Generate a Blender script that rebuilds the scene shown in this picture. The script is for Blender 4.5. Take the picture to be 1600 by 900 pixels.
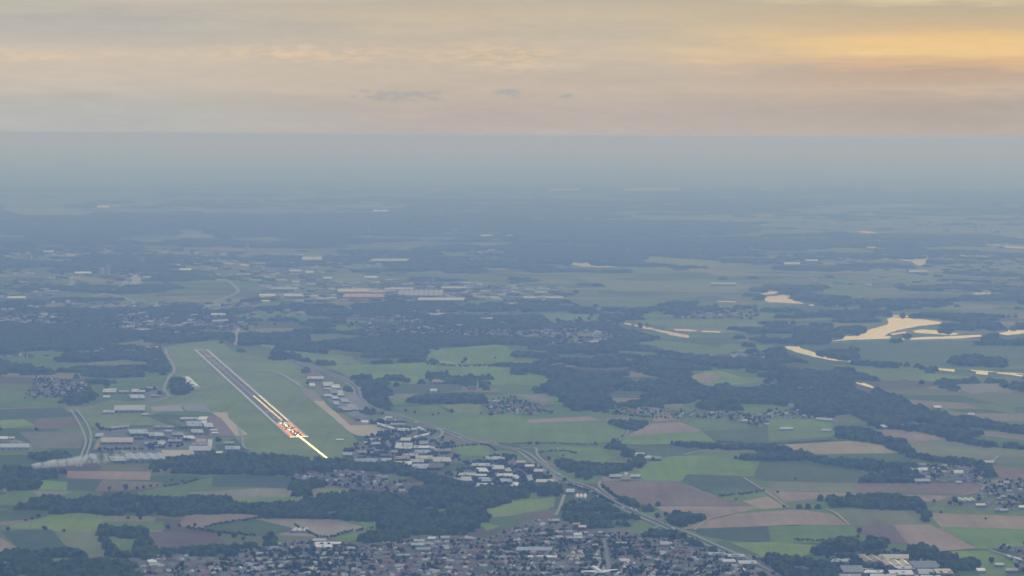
import bpy, math, random
import numpy as np
from mathutils import Matrix, Vector

for o in list(bpy.data.objects):
    bpy.data.objects.remove(o)
S = bpy.context.scene
COL = S.collection
R = math.radians
rnd = random.Random(7)
rng = np.random.default_rng(11)

# ------------------------------------------------------------------ camera
EYE = 900.0                      # metres above the plain
FPX = 3422.0                     # focal length for a 1600 px wide frame
cam = bpy.data.cameras.new('camera')
cam.sensor_width = 36.0
cam.lens = FPX / 1600 * 36.0
cam.clip_start = 1.0
cam.clip_end = 400000.0
cam_o = bpy.data.objects.new('camera', cam)
COL.objects.link(cam_o)
PITCH = math.atan((450 - 211.5) / FPX)
ROT = Matrix.Rotation(R(90) - PITCH, 4, 'X') @ Matrix.Rotation(R(0.36), 4, 'Z')
cam_o.matrix_world = Matrix.Translation((0, 0, EYE)) @ ROT
S.camera = cam_o

# ------------------------------------------------------------------ sky, sun, exposure
SUN_EL, SUN_AZ = 11.0, 24.0      # low evening sun, ahead and to the right
SKY_STRENGTH = 0.10
ZENITH = 0.87
world = bpy.data.worlds.new('World')
S.world = world
world.use_nodes = True
NT = world.node_tree
for n in list(NT.nodes):
    NT.nodes.remove(n)


def lin(r, g, b):
    f = lambda c: (c / 255 / 12.92) if c <= 10 else ((c / 255 + 0.055) / 1.055) ** 2.4
    return (f(r), f(g), f(b))


class NB:
    """small node-graph builder"""
    def __init__(s, nt):
        s.nt = nt

    def put(s, sock, v):
        if hasattr(v, 'is_output') or isinstance(v, bpy.types.NodeSocket):
            s.nt.links.new(v, sock)
        else:
            sock.default_value = v

    def m(s, op, a, b=0.0, c=0.0, clamp=False):
        n = s.nt.nodes.new('ShaderNodeMath')
        n.operation = op
        n.use_clamp = clamp
        s.put(n.inputs[0], a)
        s.put(n.inputs[1], b)
        s.put(n.inputs[2], c)
        return n.outputs[0]

    def comb(s, x, y, z=0.0):
        n = s.nt.nodes.new('ShaderNodeCombineXYZ')
        s.put(n.inputs[0], x)
        s.put(n.inputs[1], y)
        s.put(n.inputs[2], z)
        return n.outputs[0]

    def noise(s, vec, scale=1.0, detail=3.0, rough=0.55):
        n = s.nt.nodes.new('ShaderNodeTexNoise')
        s.nt.links.new(vec, n.inputs['Vector'])
        n.inputs['Scale'].default_value = scale
        n.inputs['Detail'].default_value = detail
        n.inputs['Roughness'].default_value = rough
        return n.outputs['Fac'] if 'Fac' in n.outputs else n.outputs[0]

    def step(s, x, lo, hi):
        n = s.nt.nodes.new('ShaderNodeMapRange')
        n.interpolation_type = 'SMOOTHSTEP'
        s.put(n.inputs['Value'], x)
        n.inputs['From Min'].default_value = lo
        n.inputs['From Max'].default_value = hi
        return n.outputs['Result']

    def mix(s, f, a, b, mode='MIX'):
        n = s.nt.nodes.new('ShaderNodeMix')
        n.data_type = 'RGBA'
        n.blend_type = mode
        n.clamp_factor = True
        s.put(n.inputs[0], f)
        for sock, v in ((n.inputs[6], a), (n.inputs[7], b)):
            if isinstance(v, tuple):
                v = (*v[:3], 1.0)
            s.put(sock, v)
        return n.outputs[2]

    def ramp(s, x, stops):
        n = s.nt.nodes.new('ShaderNodeValToRGB')
        s.put(n.inputs[0], x)
        cr = n.color_ramp
        while len(cr.elements) < len(stops):
            cr.elements.new(0.5)
        for e, (p, c) in zip(cr.elements, stops):
            e.position = p
            e.color = (*c, 1.0)
        return n.outputs[0]


nb = NB(NT)
tc = NT.nodes.new('ShaderNodeTexCoord')
sep = NT.nodes.new('ShaderNodeSeparateXYZ')
NT.links.new(tc.outputs['Generated'], sep.inputs[0])
az = nb.m('MULTIPLY', nb.m('ARCTAN2', sep.outputs[0], sep.outputs[1]), 180 / math.pi)
el = nb.m('MULTIPLY', nb.m('ARCSINE', sep.outputs[2]), 180 / math.pi)
n1 = nb.noise(nb.comb(nb.m('MULTIPLY', az, 0.10), nb.m('MULTIPLY', el, 0.9), 3.1), 1.0, 4.0)
n2 = nb.noise(nb.comb(nb.m('MULTIPLY', az, 0.34), nb.m('MULTIPLY', el, 3.2), 8.7), 1.0, 5.0, 0.6)
n3 = nb.noise(nb.comb(nb.m('MULTIPLY', az, 1.6), nb.m('MULTIPLY', el, 7.0), 1.9), 1.0, 5.0, 0.62)
warp = nb.m('ADD', nb.m('MULTIPLY', nb.m('SUBTRACT', n1, 0.5), 0.75), nb.m('MULTIPLY', nb.m('SUBTRACT', n2, 0.5), 0.5))
warp = nb.m('MULTIPLY', warp, nb.step(el, 0.1, 1.6))
elw = nb.m('ADD', el, warp)
e8 = nb.m('DIVIDE', elw, 10.0, clamp=True)
Ls = [(0.0, (180, 183, 181)), (0.55, (183, 183, 179)), (0.95, (187, 182, 175)), (1.15, (198, 189, 177)), (1.75, (203, 190, 174)),
      (2.1, (204, 190, 173)), (2.35, (190, 184, 174)), (2.8, (185, 181, 174)), (3.3, (194, 186, 173)), (4.2, (215, 208, 192)), (7.0, (228, 222, 210))]
Ms = [(0.0, (188, 178, 172)), (0.6, (187, 176, 168)), (1.1, (194, 181, 167)), (1.7, (197, 184, 169)), (2.1, (202, 187, 167)), (2.5, (196, 184, 166)),
      (3.1, (200, 185, 162)), (3.5, (191, 180, 163)), (5.0, (240, 228, 202)), (7.0, (246, 237, 216))]
Rs = [(0.0, (184, 174, 167)), (0.85, (181, 169, 160)), (1.12, (190, 173, 157)), (1.24, (203, 181, 160)), (1.42, (194, 173, 154)), (1.62, (192, 170, 151)),
      (1.82, (216, 182, 147)), (2.15, (236, 200, 146)), (2.6, (233, 198, 143)), (2.95, (207, 184, 150)), (3.35, (192, 177, 154)), (3.7, (236, 216, 172)), (4.4, (296, 288, 258)), (7.0, (318, 308, 278)), (9.0, (280, 270, 240))]
mk = lambda st: [(e / 10.0, lin(*c)) for e, c in st]
left, mid, right = (nb.ramp(e8, mk(s)) for s in (Ls, Ms, Rs))
azw = nb.m('ADD', az, nb.m('MULTIPLY', nb.m('SUBTRACT', n2, 0.5), 7.0))
low = nb.mix(nb.step(azw, -10.5, -1.0), left, mid)
low = nb.mix(nb.step(azw, 2.0, 11.0), low, right)


def blob(ca, ce, ra, re):
    a = nb.m('DIVIDE', nb.m('SUBTRACT', az, ca), ra)
    e = nb.m('DIVIDE', nb.m('SUBTRACT', el, ce), re)
    q = nb.m('ADD', nb.m('MULTIPLY', a, a), nb.m('MULTIPLY', e, e))
    return nb.m('POWER', 2.718, nb.m('MULTIPLY', q, -1.0))


# sunlit streaks of cloud
stk = nb.m('ADD', nb.m('ADD', blob(-5.3, 2.1, 2.2, 0.20), blob(-0.3, 2.05, 1.5, 0.30)), nb.m('MULTIPLY', blob(-12.5, 1.95, 2.5, 0.18), 0.5))
stk = nb.m('MULTIPLY', stk, nb.step(n3, 0.40, 0.62))
low = nb.mix(nb.m('MULTIPLY', stk, 0.7), low, lin(230, 200, 166))
n5 = nb.noise(nb.comb(nb.m('MULTIPLY', az, 3.2), nb.m('MULTIPLY', el, 9.0), 5.2), 1.0, 6.0, 0.7)
# small dark clouds low over the horizon
dk = nb.m('ADD', blob(-2.9, 1.03, 1.5, 0.20), nb.m('ADD', blob(-0.1, 1.10, 0.45, 0.16), nb.m('ADD', blob(1.36, 1.02, 0.26, 0.09), blob(13.3, 0.93, 0.5, 0.12))))
dk = nb.m('MULTIPLY', nb.step(nb.m('ADD', dk, nb.m('MULTIPLY', nb.m('SUBTRACT', n5, 0.5), 2.6)), 0.40, 1.1), nb.step(dk, 0.05, 0.5))
low = nb.mix(nb.m('MULTIPLY', dk, 0.6), low, lin(160, 164, 168))
# fine streaks of light and dark through the whole deck
sv = nb.m('ADD', 0.845, nb.m('MULTIPLY', nb.m('ADD', n2, nb.m('MULTIPLY', n3, 0.6)), 0.195))
hsv = NT.nodes.new('ShaderNodeVectorMath')
hsv.operation = 'SCALE'
NT.links.new(low, hsv.inputs[0])
NT.links.new(sv, hsv.inputs['Scale'])
low = hsv.outputs[0]
# the sky away from the sunset is a dull blue grey down to the horizon
# overcast deck overhead
n4 = nb.noise(tc.outputs['Generated'], 3.0, 4.0)
over = nb.mix(nb.step(n4, 0.35, 0.7), (0.70 * ZENITH, 0.80 * ZENITH, 1.00 * ZENITH), (0.95 * ZENITH, 1.00 * ZENITH, 1.08 * ZENITH))
sky_nodes = NT.nodes.new('ShaderNodeTexSky')
sky_nodes.sky_type = 'NISHITA'
sky_nodes.sun_disc = False
sky_nodes.sun_elevation = R(SUN_EL)
sky_nodes.sun_rotation = R(SUN_AZ)
nis = NT.nodes.new('ShaderNodeVectorMath')
nis.operation = 'SCALE'
NT.links.new(sky_nodes.outputs[0], nis.inputs[0])
nis.inputs['Scale'].default_value = SKY_STRENGTH
over = nb.mix(0.82, nis.outputs[0], over)
sky = nb.mix(nb.step(el, 6.5, 15.0), low, over)
away = nb.m('MULTIPLY', nb.step(nb.m('ABSOLUTE', nb.m('SUBTRACT', az, 12.0)), 28.0, 80.0), nb.m('SUBTRACT', 1.0, nb.step(el, 12.0, 42.0)))
sky = nb.mix(away, sky, (0.13, 0.165, 0.22))
bg = NT.nodes.new('ShaderNodeBackground')
bg.inputs['Strength'].default_value = 1.0
NT.links.new(sky, bg.inputs['Color'])
wo = NT.nodes.new('ShaderNodeOutputWorld')
NT.links.new(bg.outputs[0], wo.inputs['Surface'])

sun = bpy.data.lights.new('sun', 'SUN')
sun.energy = 1.0
sun.angle = R(10)
sun.color = (1.0, 0.85, 0.66)
sun_o = bpy.data.objects.new('sun', sun)
COL.objects.link(sun_o)
sd = Vector((math.sin(R(SUN_AZ)) * math.cos(R(SUN_EL)), math.cos(R(SUN_AZ)) * math.cos(R(SUN_EL)), math.sin(R(SUN_EL))))
sun_o.rotation_euler = sd.to_track_quat('Z', 'Y').to_euler()
sun_o.location = (0, 0, 3000)

S.view_settings.view_transform = 'Standard'
S.view_settings.look = 'None'
S.view_settings.gamma = 1.0
S.view_settings.exposure = 0.0
S.render.engine = 'CYCLES'
S.cycles.max_bounces = 5
S.cycles.diffuse_bounces = 2
S.cycles.glossy_bounces = 2
S.cycles.volume_bounces = 3
S.cycles.use_denoising = True
S.cycles.filter_width = 1.6

# ------------------------------------------------------------------ ground coordinates
RI = np.array(ROT.to_3x3())


def G(px, py, z=0.0):
    """the point of the plain (at height z) seen in that direction of the photo"""
    px = np.asarray(px, float)
    py = np.asarray(py, float)
    d = np.stack([(px - 800) / FPX, (450 - py) / FPX, -np.ones_like(px)], -1) @ RI.T
    t = (z - EYE) / d[..., 2]
    return np.stack([d[..., 0] * t, d[..., 1] * t], -1)


def proj(x, y, z=0.0):
    v = np.stack([np.asarray(x, float), np.asarray(y, float), np.zeros_like(np.asarray(x, float)) + z - EYE], -1) @ RI
    return 800 + FPX * v[..., 0] / -v[..., 2], 450 - FPX * v[..., 1] / -v[..., 2]


def P(s, z=0.0):
    a = np.array([[float(c) for c in p.split(',')] for p in s.split()])
    return G(a[:, 0], a[:, 1], z)


def inside(poly, pts):
    x, y = pts[:, 0], pts[:, 1]
    r = np.zeros(len(pts), bool)
    n = len(poly)
    j = n - 1
    for i in range(n):
        xi, yi = poly[i]
        xj, yj = poly[j]
        if yi != yj:
            c = ((yi > y) != (yj > y)) & (x < (xj - xi) * (y - yi) / (yj - yi) + xi)
            r ^= c
        j = i
    return r


# ------------------------------------------------------------------ materials
def new_mat(name):
    m = bpy.data.materials.new(name)
    m.use_nodes = True
    nt = m.node_tree
    b = nt.nodes['Principled BSDF']
    b.inputs['Specular IOR Level'].default_value = 0.2
    return m, nt, b, NB(nt)


def obj_mat(name, rough=0.85, amount=0.25, scale=0.2, scale2=0.01, spec=0.2, rows=0.0):
    """albedo from the object's own colour, broken up by two scales of noise and, for crops, drill rows"""
    m, nt, b, q = new_mat(name)
    oi = nt.nodes.new('ShaderNodeObjectInfo')
    ge = nt.nodes.new('ShaderNodeNewGeometry')
    f = q.noise(ge.outputs['Position'], scale, 3.0)
    g = q.noise(ge.outputs['Position'], scale2, 4.0)
    k = q.m('ADD', 1.0, q.m('ADD', q.m('MULTIPLY', q.m('SUBTRACT', f, 0.5), amount), q.m('MULTIPLY', q.m('SUBTRACT', g, 0.5), amount * 2.6)))
    if rows:
        mp = nt.nodes.new('ShaderNodeMapping')
        nt.links.new(ge.outputs['Position'], mp.inputs['Vector'])
        rz = q.m('MULTIPLY', oi.outputs['Random'], 3.14)
        nt.links.new(q.comb(0.0, 0.0, rz), mp.inputs['Rotation'])
        mp.inputs['Scale'].default_value = (0.045, 0.0015, 0.0)
        st = q.noise(mp.outputs[0], 1.0, 2.0)
        k = q.m('ADD', k, q.m('MULTIPLY', q.m('SUBTRACT', st, 0.5), rows))
    v = nt.nodes.new('ShaderNodeVectorMath')
    v.operation = 'SCALE'
    nt.links.new(oi.outputs['Color'], v.inputs[0])
    nt.links.new(k, v.inputs['Scale'])
    nt.links.new(v.outputs[0], b.inputs['Base Color'])
    b.inputs['Roughness'].default_value = rough
    b.inputs['Specular IOR Level'].default_value = spec
    return m


def attr_mat(name, rough=0.9, amount=0.5, scale=0.15, spec=0.1):
    m, nt, b, q = new_mat(name)
    a = nt.nodes.new('ShaderNodeAttribute')
    a.attribute_name = 'Col'
    ge = nt.nodes.new('ShaderNodeNewGeometry')
    f = q.noise(ge.outputs['Position'], scale, 3.0)
    k = q.m('ADD', 1.0, q.m('MULTIPLY', q.m('SUBTRACT', f, 0.5), amount))
    v = nt.nodes.new('ShaderNodeVectorMath')
    v.operation = 'SCALE'
    nt.links.new(a.outputs['Color'], v.inputs[0])
    nt.links.new(k, v.inputs['Scale'])
    nt.links.new(v.outputs[0], b.inputs['Base Color'])
    b.inputs['Roughness'].default_value = rough
    b.inputs['Specular IOR Level'].default_value = spec
    return m


def plain(name, c, rough=0.8, spec=0.3):
    m, nt, b, q = new_mat(name)
    ge = nt.nodes.new('ShaderNodeNewGeometry')
    f = q.noise(ge.outputs['Position'], 0.6, 3.0)
    nt.links.new(q.mix(q.m('MULTIPLY', f, 0.35 if c[0] < .9 else .05), c, tuple(x * 0.7 for x in c)), b.inputs['Base Color'])
    b.inputs['Roughness'].default_value = rough
    b.inputs['Specular IOR Level'].default_value = spec
    return m


def lamp_mat(name, c, e):
    m, nt, b, q = new_mat(name)
    b.inputs['Base Color'].default_value = (0.1, 0.1, 0.1, 1)
    b.inputs['Emission Color'].default_value = (*c, 1)
    b.inputs['Emission Strength'].default_value = e
    try:
        m.cycles.emission_sampling = 'NONE'
    except Exception:
        pass
    return m


M_FIELD = obj_mat('crop_field', 0.95, 0.34, 0.045, 0.005, 0.05, 0.5)
M_PAVE = obj_mat('pavement', 0.85, 0.20, 0.12, 0.01, 0.25)
M_ROOF = obj_mat('roof_sheet', 0.6, 0.22, 0.25, 0.03, 0.15)
M_WALL = obj_mat('wall_cladding', 0.8, 0.18, 0.3, 0.03, 0.2)
M_BARK = plain('bark', (0.07, 0.05, 0.035), 0.95)
M_LEAF = attr_mat('foliage', 0.95, 0.7, 0.22, 0.05)
M_HOUSE = attr_mat('masonry', 0.8, 0.25, 0.3, 0.2)
M_GLASS = plain('dark_glazing', (0.03, 0.035, 0.045), 0.2, 0.5)
M_METAL = plain('grey_metal', (0.30, 0.31, 0.32), 0.5, 0.4)
M_WHITE = plain('white_paint', (0.92, 0.92, 0.92), 0.4, 0.5)
M_DARK = plain('dark_rubber', (0.04, 0.04, 0.045), 0.6)

# ground: patchwork of farmland, drawn only by its own crop colours
M_GROUND, nt, b, q = new_mat('farmland')
ge = nt.nodes.new('ShaderNodeNewGeometry')
wv = nt.nodes.new('ShaderNodeTexNoise')
wv.inputs['Scale'].default_value = 0.002
nt.links.new(ge.outputs['Position'], wv.inputs['Vector'])
off = nt.nodes.new('ShaderNodeVectorMath')
off.operation = 'MULTIPLY_ADD'
nt.links.new(wv.outputs['Color'], off.inputs[0])
off.inputs[1].default_value = (260, 260, 0)
nt.links.new(ge.outputs['Position'], off.inputs[2])


def patch(scale, sx, sy, rot):
    mp = nt.nodes.new('ShaderNodeMapping')
    nt.links.new(off.outputs[0], mp.inputs['Vector'])
    mp.inputs['Rotation'].default_value = (0, 0, rot)
    mp.inputs['Scale'].default_value = (sx, sy, 0.0)
    vo = nt.nodes.new('ShaderNodeTexVoronoi')
    vo.voronoi_dimensions = '2D'
    vo.inputs['Scale'].default_value = scale
    nt.links.new(mp.outputs[0], vo.inputs['Vector'])
    s = nt.nodes.new('ShaderNodeSeparateColor')
    nt.links.new(vo.outputs['Color'], s.inputs[0])
    return s


p1 = patch(0.0042, 0.75, 1.25, 0.5)
crop = q.ramp(p1.outputs[0], [(0.0, (0.080, 0.130, 0.050)), (0.22, (0.125, 0.215, 0.065)), (0.38, (0.165, 0.250, 0.070)), (0.58, (0.175, 0.195, 0.090)),
                              (0.72, (0.110, 0.180, 0.070)), (0.82, (0.290, 0.245, 0.160)), (0.93, (0.130, 0.112, 0.085))])
crop.node.color_ramp.interpolation = 'CONSTANT'
# wooded country far away: real dark-green land cover in large drifts
g1 = q.noise(ge.outputs['Position'], 0.00033, 5.0, 0.6)
g2 = q.noise(ge.outputs['Position'], 0.0022, 3.0, 0.6)
wood = q.step(q.m('ADD', q.m('MULTIPLY', g1, 0.5), q.m('MULTIPLY', g2, 0.5)), 0.49, 0.53)
sp = nt.nodes.new('ShaderNodeSeparateXYZ')
nt.links.new(ge.outputs['Position'], sp.inputs[0])
wood = q.m('MULTIPLY', wood, q.step(sp.outputs[1], 26000.0, 36000.0))
crop = q.mix(wood, crop, (0.028, 0.052, 0.030))
f = q.noise(ge.outputs['Position'], 0.02, 4.0)
crop = q.mix(q.m('MULTIPLY', f, 0.25), crop, (0.075, 0.125, 0.05))
nt.links.new(crop, b.inputs['Base Color'])
b.inputs['Roughness'].default_value = 0.95
b.inputs['Specular IOR Level'].default_value = 0.05

M_WATER, nt, b, q = new_mat('calm_water')
ge = nt.nodes.new('ShaderNodeNewGeometry')
bp = nt.nodes.new('ShaderNodeBump')
bp.inputs['Strength'].default_value = 0.05
bp.inputs['Distance'].default_value = 1.0
nt.links.new(q.noise(ge.outputs['Position'], 0.02, 4.0), bp.inputs['Height'])
nt.links.new(bp.outputs[0], b.inputs['Normal'])
b.inputs['Base Color'].default_value = (0.03, 0.045, 0.045, 1)
b.inputs['Roughness'].default_value = 0.06
b.inputs['Specular IOR Level'].default_value = 0.6
b.inputs['IOR'].default_value = 1.45

# ------------------------------------------------------------------ mesh and object helpers
def link(name, me, mat=None, parent=None, color=None):
    o = bpy.data.objects.new(name, me)
    COL.objects.link(o)
    if me is not None and mat is not None and not me.materials:
        me.materials.append(mat)
    if parent is not None:
        o.parent = parent
    if color is not None:
        o.color = (*color, 1)
    return o


def structure(o):
    o['kind'] = 'structure'
    return o


def tag(o, label, cat, group=None, kind=None):
    o['label'] = label
    o['category'] = cat
    if group:
        o['group'] = group
    if kind:
        o['kind'] = kind
    return o


def empty(name, x, y, z=0.0, rz=0.0):
    o = bpy.data.objects.new(name, None)
    o.empty_display_size = 2
    o.location = (x, y, z)
    o.rotation_euler = (0, 0, rz)
    COL.objects.link(o)
    return o


class MB:
    def __init__(s):
        s.v, s.f, s.c = [], [], []

    def add(s, v, f, c=None):
        n = len(s.v)
        s.v += [tuple(map(float, p)) for p in v]
        s.f += [tuple(i + n for i in q) for q in f]
        s.c += [c] * len(f)

    def box(s, x0, x1, y0, y1, z0, z1, c=None):
        v = [(x0, y0, z0), (x1, y0, z0), (x1, y1, z0), (x0, y1, z0), (x0, y0, z1), (x1, y0, z1), (x1, y1, z1), (x0, y1, z1)]
        s.add(v, [(0, 3, 2, 1), (4, 5, 6, 7), (0, 1, 5, 4), (1, 2, 6, 5), (2, 3, 7, 6), (3, 0, 4, 7)], c)

    def prism(s, poly, z0, z1, c=None):
        n = len(poly)
        v = [(*p, z0) for p in poly] + [(*p, z1) for p in poly]
        f = [tuple(range(n, 2 * n)), tuple(range(n - 1, -1, -1))]
        f += [(i, (i + 1) % n, (i + 1) % n + n, i + n) for i in range(n)]
        s.add(v, f, c)

    def mesh(s, name, color=False):
        me = bpy.data.meshes.new(name)
        me.from_pydata(s.v, [], s.f)
        if color:
            at = me.attributes.new('Col', 'FLOAT_COLOR', 'FACE')
            arr = np.ones((len(s.f), 4), np.float32)
            arr[:, :3] = np.array([c or (0.5, 0.5, 0.5) for c in s.c], np.float32)
            at.data.foreach_set('color', arr.ravel())
        return me


def ccw(poly):
    a = 0.5 * np.sum(poly[:, 0] * np.roll(poly[:, 1], -1) - poly[:, 1] * np.roll(poly[:, 0], -1))
    return poly if a > 0 else poly[::-1]


LAYER = [0.10]


def sheet(name, poly, mat, color, z=None):
    """flat patch of ground cover, each a little above the one below"""
    if z is None:
        LAYER[0] += 0.006
        z = LAYER[0]
    poly = ccw(np.asarray(poly))
    c = poly.mean(0)
    me = bpy.data.meshes.new(name)
    me.from_pydata([(*(p - c), 0.0) for p in poly], [], [tuple(range(len(poly)))])
    o = link(name, me, mat, None, color)
    o.location = (c[0], c[1], z)
    return structure(o)


def ribbon_pts(pts, w, n=6):
    """smooth a polyline and return left / right borders"""
    pts = np.asarray(pts)
    if len(pts) > 2:
        t = np.arange(len(pts))
        tt = np.linspace(0, len(pts) - 1, (len(pts) - 1) * n + 1)
        out = []
        for x in tt:
            i = min(int(x), len(pts) - 2)
            u = x - i
            p0, p1, p2, p3 = pts[max(i - 1, 0)], pts[i], pts[i + 1], pts[min(i + 2, len(pts) - 1)]
            out.append(0.5 * ((2 * p1) + (-p0 + p2) * u + (2 * p0 - 5 * p1 + 4 * p2 - p3) * u * u + (-p0 + 3 * p1 - 3 * p2 + p3) * u ** 3))
        pts = np.array(out)
    d = np.gradient(pts, axis=0)
    d /= np.linalg.norm(d, axis=1)[:, None] + 1e-9
    nrm = np.stack([-d[:, 1], d[:, 0]], 1)
    return pts, nrm


def ribbon(name, s, w, color, z, mat=None, offset=0.0):
    pts, nrm = ribbon_pts(P(s) if isinstance(s, str) else s, w)
    a, b_ = pts + nrm * (offset + w / 2), pts + nrm * (offset - w / 2)
    c = pts.mean(0)
    n = len(pts)
    me = bpy.data.meshes.new(name)
    me.from_pydata([(*(p - c), 0.0) for p in np.concatenate([a, b_])], [], [(i + n, i + 1 + n, i + 1, i) for i in range(n - 1)])
    o = link(name, me, mat or M_PAVE, None, color)
    o.location = (c[0], c[1], z)
    return structure(o)


# ------------------------------------------------------------------ ground
xs = np.concatenate([np.linspace(-60000, -8000, 8), np.linspace(-6000, 6000, 25), np.linspace(8000, 60000, 8)])
ys = np.concatenate([np.linspace(-20000, 2000, 6), np.linspace(3000, 20000, 35), np.linspace(24000, 120000, 20)])
gx, gy = np.meshgrid(xs, ys)
nx, ny = len(xs), len(ys)
gv = np.stack([gx.ravel(), gy.ravel(), np.zeros(gx.size)], 1)
gf = [(j * nx + i, j * nx + i + 1, (j + 1) * nx + i + 1, (j + 1) * nx + i) for j in range(ny - 1) for i in range(nx - 1)]
me = bpy.data.meshes.new('ground')
me.from_pydata(gv.tolist(), [], gf)
structure(link('ground', me, M_GROUND))

HAZE_DENSITY = 1.0e-4
bx = MB()
bx.box(-60010, 60010, -20010, 120010, -1.0, EYE + 7.0)
hz = link('haze', bx.mesh('haze'))
hm = bpy.data.materials.new('haze')
hm.use_nodes = True
hn = hm.node_tree
for n in list(hn.nodes):
    hn.nodes.remove(n)
pv = hn.nodes.new('ShaderNodeVolumePrincipled')
pv.inputs['Color'].default_value = (0.30, 0.475, 1.03, 1)
pv.inputs['Absorption Color'].default_value = (1, 1, 1, 1)
pv.inputs['Density'].default_value = HAZE_DENSITY
pv.inputs['Anisotropy'].default_value = 0.1
hn.links.new(pv.outputs[0], hn.nodes.new('ShaderNodeOutputMaterial').inputs['Volume'])
hz.data.materials.append(hm)
hz['kind'] = 'stuff'
hz['label'] = 'blue evening haze lying over the whole plain'

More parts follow.
